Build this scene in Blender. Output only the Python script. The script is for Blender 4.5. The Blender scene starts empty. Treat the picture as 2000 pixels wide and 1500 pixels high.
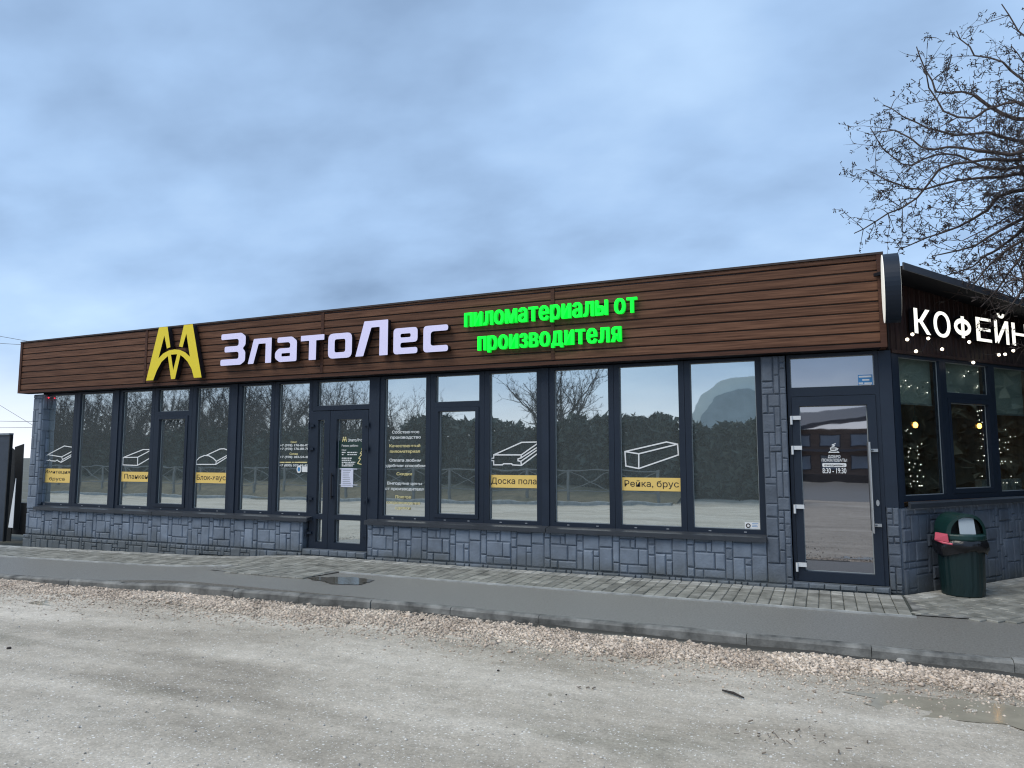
import bpy, bmesh, math, random
import numpy as np
from mathutils import Vector, Matrix, noise
from mathutils.geometry import tessellate_polygon
random.seed(7); RNG = np.random.default_rng(7)
SC = bpy.context.scene; COL = SC.collection
R = math.radians

# ------------------------------------------------------------------ camera
F_PX, YAW, PITCH, ROLL = 1400.0, R(23.431), R(5.683), R(-0.032)
CAM = Vector((0.0, -9.140, 1.517))
FW = Vector((-math.sin(YAW)*math.cos(PITCH), math.cos(YAW)*math.cos(PITCH), math.sin(PITCH)))
_r0 = Vector((math.cos(YAW), math.sin(YAW), 0)); _u0 = _r0.cross(FW)
RT = _r0*math.cos(ROLL)+_u0*math.sin(ROLL); UP = -_r0*math.sin(ROLL)+_u0*math.cos(ROLL)
cam = bpy.data.objects.new('camera', bpy.data.cameras.new('camera')); COL.objects.link(cam)
cam.data.sensor_width = 36; cam.data.lens = 36*F_PX/2000; cam.data.clip_end = 3000; cam.data.clip_start = 0.05
m = Matrix((RT, UP, -FW)).transposed().to_4x4(); m.translation = CAM; cam.matrix_world = m
SC.camera = cam

# ------------------------------------------------------------------ sky, sun, exposure
SUN_EL, SUN_DIR = R(52), Vector((-0.55, -0.84, 0)).normalized()     # direction towards the sun, front left
w = bpy.data.worlds.new('World'); SC.world = w; w.use_nodes = True
nt = w.node_tree; N = nt.nodes; L = nt.links; N.clear()
def wn(t, **k):
    n = N.new(t)
    for a, b in k.items(): setattr(n, a, b)
    return n
def wmath(op, a, b=None, c=None):
    n = wn('ShaderNodeMath', operation=op)
    for i, v in enumerate((a, b, c)):
        if v is None: continue
        if isinstance(v, (int, float)): n.inputs[i].default_value = v
        else: L.new(v, n.inputs[i])
    return n.outputs[0]
sky = wn('ShaderNodeTexSky', sky_type='NISHITA'); sky.sun_disc = False
sky.sun_elevation = SUN_EL; sky.sun_rotation = math.atan2(SUN_DIR.x, SUN_DIR.y)
tc = wn('ShaderNodeTexCoord'); sep = wn('ShaderNodeSeparateXYZ'); L.new(tc.outputs['Generated'], sep.inputs[0])
zc = wmath('ADD', wmath('MAXIMUM', sep.outputs[2], 0.0), 0.30)
comb = wn('ShaderNodeCombineXYZ'); L.new(wmath('DIVIDE', sep.outputs[0], zc), comb.inputs[0]); L.new(wmath('DIVIDE', sep.outputs[1], zc), comb.inputs[1])
def wnoise(scale, detail, rough, loc, sc=(1, 1, 1), rot=0):
    mp = wn('ShaderNodeMapping'); mp.inputs[1].default_value = loc; mp.inputs[3].default_value = sc; mp.inputs[2].default_value = (0, 0, rot)
    L.new(comb.outputs[0], mp.inputs[0]); n = wn('ShaderNodeTexNoise'); L.new(mp.outputs[0], n.inputs[0])
    n.inputs['Scale'].default_value = scale; n.inputs['Detail'].default_value = detail; n.inputs['Roughness'].default_value = rough
    return n.outputs[0]
n1 = wnoise(0.85, 4.0, 0.55, (3.1, 1.7, 0), (1, 1.15, 1), R(-20))
n2 = wnoise(2.3, 5.0, 0.54, (7.3, 2.2, 0), (0.9, 1.2, 1), R(-24))
cl = wmath('ADD', wmath('MULTIPLY', n1, 0.62), wmath('MULTIPLY', n2, 0.38))
ramp = wn('ShaderNodeValToRGB'); L.new(cl, ramp.inputs[0])
e = ramp.color_ramp.elements
e[0].position = 0.34; e[0].color = (0.175, 0.262, 0.405, 1)
e[1].position = 0.67; e[1].color = (0.42, 0.575, 0.775, 1)
q = e.new(0.50); q.color = (0.290, 0.425, 0.630, 1)
hz = wn('ShaderNodeMapRange', interpolation_type='SMOOTHSTEP'); L.new(sep.outputs[2], hz.inputs[0])
hz.inputs[1].default_value = -0.01; hz.inputs[2].default_value = 0.17; hz.inputs[3].default_value = 1; hz.inputs[4].default_value = 0
hmix = wn('ShaderNodeMixRGB'); L.new(wmath('MULTIPLY', wmath('POWER', hz.outputs[0], 1.5), 0.92), hmix.inputs[0])
L.new(ramp.outputs[0], hmix.inputs[1]); hmix.inputs[2].default_value = (0.78, 0.80, 0.86, 1)
up10 = wn('ShaderNodeVectorMath', operation='SCALE'); L.new(hmix.outputs[0], up10.inputs[0]); up10.inputs['Scale'].default_value = 10.0
mx = wn('ShaderNodeMixRGB'); mx.inputs[0].default_value = 0.90
L.new(sky.outputs[0], mx.inputs[1]); L.new(up10.outputs[0], mx.inputs[2])
bg = wn('ShaderNodeBackground'); bg.inputs[1].default_value = 0.1; L.new(mx.outputs[0], bg.inputs[0])
out = wn('ShaderNodeOutputWorld'); L.new(bg.outputs[0], out.inputs[0])
sl = bpy.data.lights.new('sun', 'SUN'); sl.energy = 1.5; sl.angle = R(40); sl.color = (1.0, 0.92, 0.79)
so = bpy.data.objects.new('sun', sl); COL.objects.link(so)
sd = SUN_DIR*math.cos(SUN_EL)+Vector((0, 0, math.sin(SUN_EL))); so.rotation_euler = (-sd).to_track_quat('-Z', 'Y').to_euler()
vs = SC.view_settings; vs.view_transform = 'Standard'; vs.look = 'None'; vs.exposure = 0.58; vs.gamma = 1; vs.use_curve_mapping = False
SC.cycles.filter_width = 1.15; SC.cycles.max_bounces = 8; SC.cycles.transparent_max_bounces = 12

# ------------------------------------------------------------------ materials
def mat(name, col, rough=0.6, spec=0.5, metal=0.0, var=0.0, nscale=8.0, bump=0.0, bscale=40.0, island=0.0, emit=None, estr=0.0, col2=None, stretch=(1, 1, 1), detail=5.0, coord='Object'):
    ma = bpy.data.materials.new(name); ma.use_nodes = True; t = ma.node_tree; b = t.nodes['Principled BSDF']
    b.inputs['Roughness'].default_value = rough; b.inputs['Specular IOR Level'].default_value = spec; b.inputs['Metallic'].default_value = metal
    b.inputs['Base Color'].default_value = (*col, 1)
    if emit: b.inputs['Emission Color'].default_value = (*emit, 1); b.inputs['Emission Strength'].default_value = estr
    if var or bump or island or col2:
        g = t.nodes.new('ShaderNodeNewGeometry'); mp = t.nodes.new('ShaderNodeMapping'); mp.inputs[3].default_value = stretch
        t.links.new(g.outputs['Position'], mp.inputs[0])
        n = t.nodes.new('ShaderNodeTexNoise'); n.inputs['Scale'].default_value = nscale; n.inputs['Detail'].default_value = detail; n.inputs['Roughness'].default_value = 0.6
        t.links.new(mp.outputs[0], n.inputs[0])
        r = t.nodes.new('ShaderNodeValToRGB'); t.links.new(n.outputs[0], r.inputs[0])
        c2 = col2 or col; d = var
        r.color_ramp.elements[0].position = 0.3; r.color_ramp.elements[1].position = 0.7
        r.color_ramp.elements[0].color = (*[c*(1-d) for c in col], 1); r.color_ramp.elements[1].color = (*[c*(1+d) for c in c2], 1)
        last = r.outputs[0]
        if island:
            oi = t.nodes.new('ShaderNodeObjectInfo'); ad = t.nodes.new('ShaderNodeMath'); ad.operation = 'ADD'
            t.links.new(oi.outputs['Random'], ad.inputs[0]); t.links.new(g.outputs['Random Per Island'], ad.inputs[1])
            fr = t.nodes.new('ShaderNodeMath'); fr.operation = 'FRACT'; t.links.new(ad.outputs[0], fr.inputs[0])
            mr = t.nodes.new('ShaderNodeMapRange'); t.links.new(fr.outputs[0], mr.inputs[0]); mr.inputs[3].default_value = 1-island; mr.inputs[4].default_value = 1+island
            sc = t.nodes.new('ShaderNodeVectorMath'); sc.operation = 'SCALE'; t.links.new(last, sc.inputs[0]); t.links.new(mr.outputs[0], sc.inputs['Scale']); last = sc.outputs[0]
        t.links.new(last, b.inputs['Base Color'])
        if bump:
            n2 = t.nodes.new('ShaderNodeTexNoise'); n2.inputs['Scale'].default_value = bscale; n2.inputs['Detail'].default_value = 4
            t.links.new(mp.outputs[0], n2.inputs[0]); bp = t.nodes.new('ShaderNodeBump'); bp.inputs['Strength'].default_value = bump; bp.inputs['Distance'].default_value = 0.01
            t.links.new(n2.outputs[0], bp.inputs['Height']); t.links.new(bp.outputs[0], b.inputs['Normal'])
    return ma
def glass(name, fac, tint, base, through=False, wave=0.05, wscale=(1.2, 1, 2.2)):
    ma = bpy.data.materials.new(name); ma.use_nodes = True; t = ma.node_tree; t.nodes.clear()
    o = t.nodes.new('ShaderNodeOutputMaterial'); mixn = t.nodes.new('ShaderNodeMixShader'); mixn.inputs[0].default_value = fac
    gl = t.nodes.new('ShaderNodeBsdfGlossy'); gl.inputs['Color'].default_value = (*tint, 1); gl.inputs['Roughness'].default_value = 0.015
    bs = t.nodes.new('ShaderNodeBsdfTransparent' if through else 'ShaderNodeBsdfDiffuse'); bs.inputs[0].default_value = (*base, 1)
    g = t.nodes.new('ShaderNodeNewGeometry'); mp = t.nodes.new('ShaderNodeMapping'); mp.inputs[3].default_value = wscale
    t.links.new(g.outputs['Position'], mp.inputs[0])
    n = t.nodes.new('ShaderNodeTexNoise'); n.inputs['Scale'].default_value = 1.6; n.inputs['Detail'].default_value = 1.5; t.links.new(mp.outputs[0], n.inputs[0])
    bp = t.nodes.new('ShaderNodeBump'); bp.inputs['Strength'].default_value = wave; bp.inputs['Distance'].default_value = 0.1
    t.links.new(n.outputs[0], bp.inputs['Height']); t.links.new(bp.outputs[0], gl.inputs['Normal'])
    t.links.new(bs.outputs[0], mixn.inputs[1]); t.links.new(gl.outputs[0], mixn.inputs[2]); t.links.new(mixn.outputs[0], o.inputs[0])
    return ma
M = {}
M['frame'] = mat('anthracite_frame', (0.013, 0.021, 0.036), 0.42, 0.35, var=0.08, nscale=3)
M['board'] = mat('anthracite_board', (0.015, 0.024, 0.041), 0.5, 0.35, var=0.12, nscale=4)
M['sill'] = mat('sill_metal', (0.036, 0.042, 0.052), 0.38, var=0.15, nscale=5)
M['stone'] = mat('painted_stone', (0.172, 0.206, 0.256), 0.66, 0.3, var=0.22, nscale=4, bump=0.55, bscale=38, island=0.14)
M['stone_dark'] = mat('darker_stone', (0.105, 0.125, 0.156), 0.66, 0.3, var=0.22, nscale=4, bump=0.55, bscale=38, island=0.12)  # darker tone of the cladding for right pier, corner and cafe wall
M['stone_bed'] = mat('stone_joint', (0.120, 0.145, 0.182), 0.8, 0.2, var=0.2, nscale=10)
M['plank'] = mat('brown_plank', (0.088, 0.042, 0.027), 0.55, 0.12, var=0.32, nscale=3, col2=(0.132, 0.067, 0.041), stretch=(0.6, 4, 16), island=0.14, bump=0.12, bscale=6, detail=7)
M['plank_gap'] = mat('plank_gap', (0.010, 0.006, 0.005), 0.8)
M['plank_trim'] = mat('brown_trim', (0.072, 0.034, 0.023), 0.55, 0.15, var=0.3, nscale=5, stretch=(0.6, 4, 12))
M['cap'] = mat('dark_brown_cap', (0.035, 0.022, 0.018), 0.5, var=0.2)
M['cafeplank'] = mat('dark_red_brown_plank', (0.032, 0.016, 0.014), 0.5, 0.3, var=0.4, nscale=4, stretch=(8, 8, 0.6), island=0.2)
M['gasket'] = mat('pale_gasket', (0.30, 0.33, 0.34), 0.5)
M['cap_dot'] = mat('drain_cap_grey', (0.25, 0.27, 0.30), 0.4)
M['mirror'] = glass('mirror_film_glass', 0.66, (0.84, 0.91, 0.91), (0.15, 0.175, 0.178), wave=0.006)
M['doorglass'] = glass('cafe_door_glass', 0.42, (0.86, 0.86, 0.90), (0.030, 0.026, 0.027), wave=0.0045)
M['cafeglass'] = glass('cafe_window_glass', 0.20, (0.9, 0.95, 0.95), (0.80, 0.84, 0.82), through=True, wave=0.004)
M['lav'] = mat('lavender_white_face', (0.62, 0.60, 0.80), 0.4, emit=(0.72, 0.66, 1.0), estr=0.12)
M['black'] = mat('black_side', (0.008, 0.008, 0.012), 0.45)
M['yellowface'] = mat('yellow_face', (0.80, 0.63, 0.025), 0.4)
M['green'] = mat('green_lit_face', (0.005, 0.5, 0.03), 0.4, 0.2, emit=(0.002, 0.9, 0.03), estr=1.15)
M['greenside'] = mat('green_lit_side', (0.005, 0.12, 0.02), 0.4, emit=(0.004, 0.6, 0.03), estr=0.7)
M['lit'] = mat('white_lit_face', (0.8, 0.8, 0.75), 0.4, emit=(1.0, 0.97, 0.86), estr=0.8)
M['disc_face'] = mat('disc_white_face', (0.7, 0.7, 0.66), 0.4, emit=(1, 0.97, 0.86), estr=0.35)
M['navy'] = mat('navy_drum', (0.010, 0.017, 0.030), 0.45, 0.3)
M['white'] = mat('white_print', (0.75, 0.76, 0.76), 0.6)
M['cream'] = mat('cream_print', (0.72, 0.62, 0.30), 0.6)
M['label'] = mat('yellow_label', (0.80, 0.56, 0.16), 0.55)
M['ink'] = mat('dark_ink', (0.035, 0.028, 0.02), 0.6)
M['blue'] = mat('blue_sticker', (0.05, 0.24, 0.52), 0.5)
M['paper'] = mat('paper', (0.66, 0.68, 0.80), 0.7, var=0.05)
M['greytext'] = mat('grey_print', (0.32, 0.34, 0.40), 0.7)
M['darkgreen'] = mat('dark_green_poster', (0.008, 0.035, 0.028), 0.5)
M['steel'] = mat('brushed_steel', (0.55, 0.56, 0.57), 0.3, metal=0.9)
M['whiteplastic'] = mat('white_plastic', (0.62, 0.64, 0.66), 0.4)
M['darkroof'] = mat('dark_roof_metal', (0.050, 0.056, 0.070), 0.45, var=0.15)
M['soffit'] = mat('soffit', (0.009, 0.009, 0.013), 0.8, 0.2)
M['wallin'] = mat('inner_wall', (0.22, 0.15, 0.11), 0.8, var=0.3, nscale=3)
M['warmwood'] = mat('warm_wood', (0.26, 0.15, 0.08), 0.7, var=0.3, nscale=4, stretch=(4, 4, 0.5))
M['floorin'] = mat('inner_floor', (0.12, 0.09, 0.07), 0.6)
M['blind'] = mat('blind_fabric', (0.50, 0.55, 0.51), 0.8, var=0.08)
M['amber'] = mat('amber_bulb', (0.8, 0.4, 0.1), 0.4, emit=(1.0, 0.42, 0.06), estr=15.0)
M['bulb'] = mat('warm_bulb', (0.8, 0.75, 0.6), 0.3, emit=(1.0, 0.86, 0.66), estr=2.6)
M['fairy'] = mat('fairy_light', (0.8, 0.8, 0.8), 0.3, emit=(1.0, 0.93, 0.82), estr=4.0)  # shared by the fairy lights and the added glints in the upper panes
M['red'] = mat('red_led', (0.6, 0.02, 0.03), 0.4, emit=(1.0, 0.03, 0.06), estr=1.5)
M['bin'] = mat('dark_green_plastic', (0.003, 0.017, 0.018), 0.42, var=0.12, nscale=6)
M['binlid'] = mat('green_plastic_lid', (0.005, 0.032, 0.029), 0.4, var=0.12, nscale=6)
M['binin'] = mat('bin_inside', (0.002, 0.006, 0.006), 0.7)
M['flap'] = mat('grey_flap', (0.40, 0.46, 0.50), 0.45)
M['bag'] = mat('black_bag', (0.007, 0.007, 0.009), 0.22, bump=0.5, bscale=25)
M['pink'] = mat('pink_plastic', (0.62, 0.10, 0.15), 0.4, var=0.1)
M['bark'] = mat('dark_bark', (0.072, 0.058, 0.054), 0.85, 0.2, var=0.4, nscale=20)
M['bark2'] = mat('reddish_twig', (0.115, 0.088, 0.080), 0.85, 0.2, var=0.4, nscale=9)
M['wire'] = mat('wire', (0.05, 0.05, 0.055), 0.6)
M['gate'] = mat('blue_grey_gate', (0.030, 0.042, 0.062), 0.5, var=0.15)
M['tarred'] = mat('tarred_wood', (0.010, 0.012, 0.014), 0.7, var=0.4, nscale=15)
M['zinc'] = mat('zinc_cap', (0.16, 0.19, 0.22), 0.4, var=0.1)
M['palewall'] = mat('pale_board', (0.72, 0.74, 0.76), 0.6)
M['kerb'] = mat('kerb_concrete', (0.115, 0.115, 0.108), 0.75, 0.3, var=0.45, nscale=5, bump=0.4, bscale=60, island=0.08, col2=(0.19, 0.188, 0.175))
M['paver'] = mat('paver_concrete', (0.185, 0.182, 0.155), 0.66, 0.4, var=0.30, nscale=5, bump=0.4, bscale=80, island=0.20, col2=(0.255, 0.25, 0.222))
M['paverbed'] = mat('paver_joint_soil', (0.050, 0.055, 0.045), 0.9, var=0.4, nscale=12)
M['paver_dry'] = mat('dry_paver', (0.29, 0.29, 0.265), 0.75, 0.3, var=0.25, nscale=6, bump=0.4, bscale=80, island=0.18, col2=(0.38, 0.375, 0.345))
M['edging'] = mat('pale_edging', (0.36, 0.37, 0.36), 0.7, var=0.3, nscale=6)
M['gravel'] = mat('pink_beige_gravel', (0.47, 0.375, 0.295), 0.8, 0.3, var=0.15, nscale=2, island=0.45, col2=(0.58, 0.49, 0.40))
M['pebble'] = mat('pale_pebble', (0.50, 0.475, 0.43), 0.8, 0.3, var=0.1, nscale=3, island=0.45)
M['stick'] = mat('dark_stick', (0.030, 0.024, 0.020), 0.8)
M['twigbits'] = mat('grey_brown_twig', (0.17, 0.14, 0.11), 0.85)
M['drygrass'] = mat('dry_grass', (0.17, 0.14, 0.085), 0.9, var=0.3, nscale=3)
M['leaf'] = mat('dark_evergreen', (0.068, 0.080, 0.066), 0.85, 0.2, island=0.5)
M['rail'] = mat('galvanised_rail', (0.20, 0.20, 0.19), 0.5)
M['hangar'] = mat('hangar_skin', (0.80, 0.82, 0.76), 0.6, var=0.04, nscale=1)
M['hangar2'] = mat('hangar_end', (0.36, 0.42, 0.44), 0.6, var=0.12, nscale=1)
M['housewood'] = mat('house_timber', (0.13, 0.085, 0.065), 0.7, var=0.35, nscale=1.5, stretch=(1, 1, 8))
M['housepane'] = mat('house_pane', (0.25, 0.31, 0.38), 0.2, var=0.2, nscale=1)
M['fruit'] = mat('dry_bud', (0.030, 0.022, 0.022), 0.8)

# ground-like materials with more structure
def splash(ma):
    t = ma.node_tree; b = t.nodes['Principled BSDF']; src = b.inputs['Base Color'].links[0].from_socket; nn = t.nodes.new; lk = t.links.new
    g = nn('ShaderNodeNewGeometry'); sp = nn('ShaderNodeSeparateXYZ'); lk(g.outputs['Position'], sp.inputs[0]); n = nn('ShaderNodeTexNoise'); n.inputs['Scale'].default_value = 3.5; n.inputs['Detail'].default_value = 6; lk(g.outputs['Position'], n.inputs[0])
    ad = nn('ShaderNodeMath'); ad.operation = 'MULTIPLY_ADD'; lk(n.outputs[0], ad.inputs[0]); ad.inputs[1].default_value = -0.45; lk(sp.outputs[2], ad.inputs[2])
    mr = nn('ShaderNodeMapRange'); lk(ad.outputs[0], mr.inputs[0]); mr.inputs[1].default_value = -0.22; mr.inputs[2].default_value = 0.0; mr.inputs[3].default_value = 0.65; mr.inputs[4].default_value = 0.0
    x = nn('ShaderNodeMixRGB'); lk(mr.outputs[0], x.inputs[0]); lk(src, x.inputs[1]); x.inputs[2].default_value = (0.075, 0.080, 0.070, 1); lk(x.outputs[0], b.inputs['Base Color'])
for k_ in ('stone', 'stone_dark', 'stone_bed'): splash(M[k_])
def ground_mat():
    ma = bpy.data.materials.new('crushed_limestone_lot'); ma.use_nodes = True; t = ma.node_tree; b = t.nodes['Principled BSDF']; nn = t.nodes.new; lk = t.links.new
    g = nn('ShaderNodeNewGeometry'); sp = nn('ShaderNodeSeparateXYZ'); lk(g.outputs['Position'], sp.inputs[0])
    def noi(s, d=5, ro=0.6, st=(1, 1, 1)):
        mp = nn('ShaderNodeMapping'); mp.inputs[3].default_value = st; lk(g.outputs['Position'], mp.inputs[0])
        n = nn('ShaderNodeTexNoise'); n.inputs['Scale'].default_value = s; n.inputs['Detail'].default_value = d; n.inputs['Roughness'].default_value = ro; lk(mp.outputs[0], n.inputs[0]); return n.outputs[0]
    def rmp(v, stops):
        r = nn('ShaderNodeValToRGB'); lk(v, r.inputs[0]); el = r.color_ramp.elements
        el[0].position, el[0].color = stops[0][0], (*stops[0][1], 1); el[1].position, el[1].color = stops[-1][0], (*stops[-1][1], 1)
        for p, c in stops[1:-1]: x = el.new(p); x.color = (*c, 1)
        return r.outputs[0]
    def mixc(f, a, bcol, mode='MIX'):
        x = nn('ShaderNodeMixRGB'); x.blend_type = mode
        for i, v in enumerate((f, a, bcol)):
            if isinstance(v, float): x.inputs[i].default_value = v
            elif isinstance(v, tuple): x.inputs[i].default_value = (*v, 1)
            else: lk(v, x.inputs[i])
        return x.outputs[0]
    big = noi(0.55, 6, 0.62, (0.55, 1.5, 1))
    c = rmp(big, [(0.30, (0.30, 0.255, 0.197)), (0.46, (0.455, 0.400, 0.325)), (0.66, (0.59, 0.532, 0.45))])
    # damp, yellowish hollows
    damp = rmp(noi(0.9, 4, 0.55, (0.5, 1.3, 1)), [(0.60, (0, 0, 0)), (0.70, (1, 1, 1))])
    dm = nn('ShaderNodeMath'); dm.operation = 'MULTIPLY'; lk(damp, dm.inputs[0]); dm.inputs[1].default_value = 0.6
    c = mixc(dm.outputs[0], c, (0.25, 0.225, 0.17))
    fine = rmp(noi(55, 5, 0.75), [(0.25, (0.62, 0.62, 0.62)), (0.75, (1.32, 1.32, 1.32))]); c = mixc(1.0, c, fine, 'MULTIPLY')
    mid = rmp(noi(7, 5, 0.7), [(0.3, (0.84, 0.84, 0.83)), (0.7, (1.13, 1.13, 1.13))]); c = mixc(1.0, c, mid, 'MULTIPLY')
    trk = rmp(noi(1.0, 6, 0.65, (0.22, 2.6, 1)), [(0.32, (0.80, 0.79, 0.77)), (0.68, (1.14, 1.14, 1.14))]); c = mixc(1.0, c, trk, 'MULTIPLY')
    # white stone flecks of two sizes
    for s, th in ((34, 0.26), (75, 0.30)):
        v = nn('ShaderNodeTexVoronoi'); v.inputs['Scale'].default_value = s; lk(g.outputs['Position'], v.inputs['Vector'])
        sm = nn('ShaderNodeSeparateColor'); lk(v.outputs['Color'], sm.inputs[0])
        near = nn('ShaderNodeMath'); near.operation = 'LESS_THAN'; lk(v.outputs['Distance'], near.inputs[0]); near.inputs[1].default_value = th
        pick = nn('ShaderNodeMath'); pick.operation = 'GREATER_THAN'; lk(sm.outputs[0], pick.inputs[0]); pick.inputs[1].default_value = 0.80
        pr = nn('ShaderNodeMath'); pr.operation = 'MULTIPLY'; lk(near.outputs[0], pr.inputs[0]); lk(pick.outputs[0], pr.inputs[1])
        pf = nn('ShaderNodeMath'); pf.operation = 'MULTIPLY'; lk(pr.outputs[0], pf.inputs[0]); pf.inputs[1].default_value = 0.65
        c = mixc(pf.outputs[0], c, (0.84, 0.82, 0.77))
    # dark soil washed up against the kerb, wider to the right
    ed = nn('ShaderNodeMath'); ed.operation = 'MULTIPLY_ADD'; lk(noi(2.2, 4, 0.6), ed.inputs[0]); ed.inputs[1].default_value = 0.35; lk(sp.outputs[1], ed.inputs[2])
    soil = nn('ShaderNodeMapRange'); lk(ed.outputs[0], soil.inputs[0]); soil.inputs[1].default_value = -2.66; soil.inputs[2].default_value = -2.54; soil.inputs[3].default_value = 0; soil.inputs[4].default_value = 0.95
    c = mixc(soil.outputs[0], c, (0.035, 0.034, 0.030))
    # far ground beyond the lot: dull winter grass
    fg = nn('ShaderNodeMapRange'); lk(sp.outputs[1], fg.inputs[0]); fg.inputs[1].default_value = -1.0; fg.inputs[2].default_value = 1.0; fg.inputs[3].default_value = 0; fg.inputs[4].default_value = 1
    c = mixc(fg.outputs[0], c, (0.11, 0.105, 0.075))
    lk(c, b.inputs['Base Color'])
    ro = nn('ShaderNodeMapRange'); lk(big, ro.inputs[0]); ro.inputs[1].default_value = 0.3; ro.inputs[2].default_value = 0.6; ro.inputs[3].default_value = 0.52; ro.inputs[4].default_value = 0.85; lk(ro.outputs[0], b.inputs['Roughness'])
    bp = nn('ShaderNodeBump'); bp.inputs['Strength'].default_value = 0.6; bp.inputs['Distance'].default_value = 0.012; lk(noi(38, 6, 0.75), bp.inputs['Height']); lk(bp.outputs[0], b.inputs['Normal'])
    return ma
M['lot'] = ground_mat()
M['asphalt'] = mat('damp_asphalt', (0.172, 0.165, 0.148), 0.42, 0.45, var=0.16, nscale=55, col2=(0.225, 0.217, 0.197), bump=0.5, bscale=130, detail=4)
M['water'] = mat('puddle_water', (0.11, 0.10, 0.08), 0.09, 0.5)
M['mudwater'] = mat('muddy_water', (0.34, 0.305, 0.235), 0.12, 0.25, var=0.15, nscale=5)

# ------------------------------------------------------------------ helpers
ORG = {}                                           # world origin of every object (no rotations are used on parents)
def P(px, py, Y):                                  # a point of the photograph at depth plane Y
    d = FW+RT*((px-1000)/F_PX)-UP*((py-750)/F_PX); return CAM+d*((Y-CAM.y)/d.y)
class MB:
    def __init__(s): s.v = []; s.f = []; s.mi = []
    def add(s, vs, fs, mi=0):
        o = len(s.v); s.v += [tuple(x) for x in vs]; s.f += [[i+o for i in f] for f in fs]; s.mi += [mi]*len(fs); return s
    def box(s, x0, x1, y0, y1, z0, z1, mi=0, T=None):
        vs = [(x, y, z) for z in (z0, z1) for y in (y0, y1) for x in (x0, x1)]
        if T: vs = [T(*v) for v in vs]
        return s.add(vs, [(0, 2, 3, 1), (4, 5, 7, 6), (0, 1, 5, 4), (2, 6, 7, 3), (0, 4, 6, 2), (1, 3, 7, 5)], mi)
    def ring(s, x0, x1, z0, z1, w, y0, y1, mi=0, T=None, wb=None, wt=None):     # rectangular frame, members butted
        wb = w if wb is None else wb; wt = w if wt is None else wt
        s.box(x0, x0+w, y0, y1, z0, z1, mi, T); s.box(x1-w, x1, y0, y1, z0, z1, mi, T)
        s.box(x0+w, x1-w, y0, y1, z0, z0+wb, mi, T); s.box(x0+w, x1-w, y0, y1, z1-wt, z1, mi, T); return s
    def tube(s, pts, rad, n=8, mi=0, caps=True):
        pts = [Vector(p) for p in pts]; rad = rad if isinstance(rad, (list, tuple)) else [rad]*len(pts); rings = []
        for i, p in enumerate(pts):
            d = (pts[min(i+1, len(pts)-1)]-pts[max(i-1, 0)]).normalized(); a = Vector((0, 0, 1)) if abs(d.z) < 0.9 else Vector((1, 0, 0))
            u = d.cross(a).normalized(); v = d.cross(u); rings.append([p+(u*math.cos(2*math.pi*k/n)+v*math.sin(2*math.pi*k/n))*rad[i] for k in range(n)])
        fs = [(i*n+k, i*n+(k+1) % n, (i+1)*n+(k+1) % n, (i+1)*n+k) for i in range(len(pts)-1) for k in range(n)]
        if caps: fs += [tuple(range(n)), tuple((len(pts)-1)*n+k for k in reversed(range(n)))]
        return s.add([q for r in rings for q in r], fs, mi)
    def lathe(s, c, prof, n=24, mi=0, sx=1, sy=1):
        vs = [(c[0]+r*sx*math.cos(2*math.pi*k/n), c[1]+r*sy*math.sin(2*math.pi*k/n), c[2]+z) for r, z in prof for k in range(n)]
        fs = [(i*n+k, i*n+(k+1) % n, (i+1)*n+(k+1) % n, (i+1)*n+k) for i in range(len(prof)-1) for k in range(n)]
        return s.add(vs, fs, mi)
    def ball(s, c, r, n=8, mi=0, sz=1.0):
        k = max(3, n//2); return s.lathe(c, [(max(1e-4, r*math.sin(math.pi*i/k)), -r*sz*math.cos(math.pi*i/k)) for i in range(k+1)], n, mi)
    def build(s, name, mats, parent=None, origin=None, smooth=False):
        a = np.array(s.v, dtype=float)
        if origin is None: origin = Vector(((a[:, 0].min()+a[:, 0].max())/2, (a[:, 1].min()+a[:, 1].max())/2, a[:, 2].min()))
        origin = Vector(origin); me = bpy.data.meshes.new(name); me.from_pydata((a-np.array(origin)).tolist(), [], s.f)
        for k in (mats if isinstance(mats, (list, tuple)) else [mats]): me.materials.append(M[k])
        if any(s.mi): me.polygons.foreach_set('material_index', s.mi)
        if smooth: me.shade_smooth()
        me.update(); return link(name, me, parent, origin)
def link(name, data, parent=None, origin=(0, 0, 0)):
    o = bpy.data.objects.new(name, data); COL.objects.link(o); origin = Vector(origin); ORG[o.name] = origin
    if parent is not None: o.parent = parent; o.location = origin-ORG[parent.name]
    else: o.location = origin
    return o
def fast(name, V, Fc, mats, parent=None, kind=None):          # numpy triangles or quads -> one mesh object
    me = bpy.data.meshes.new(name); k = Fc.shape[1]; me.vertices.add(len(V)); me.vertices.foreach_set('co', V.astype(np.float32).ravel())
    me.loops.add(Fc.size); me.loops.foreach_set('vertex_index', Fc.astype(np.int32).ravel()); me.polygons.add(len(Fc))
    me.polygons.foreach_set('loop_start', np.arange(0, Fc.size, k, dtype=np.int32)); me.update(calc_edges=True); me.validate()
    for q in (mats if isinstance(mats, (list, tuple)) else [mats]): me.materials.append(M[q])
    if parent is not None:
        V0 = np.array(ORG[parent.name]); me.vertices.foreach_set('co', (V-V0).astype(np.float32).ravel()); o = link(name, me, parent, ORG[parent.name])
    else: o = link(name, me)
    if kind: o['kind'] = kind
    return o
def tag(o, label=None, cat=None, group=None, kind=None):
    for k, v in (('label', label), ('category', cat), ('group', group), ('kind', kind)):
        if v: o[k] = v
    return o
def thing(name, label, cat, loc=(0, 0, 0), group=None): return tag(link(name, None, None, loc), label, cat, group)
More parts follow.
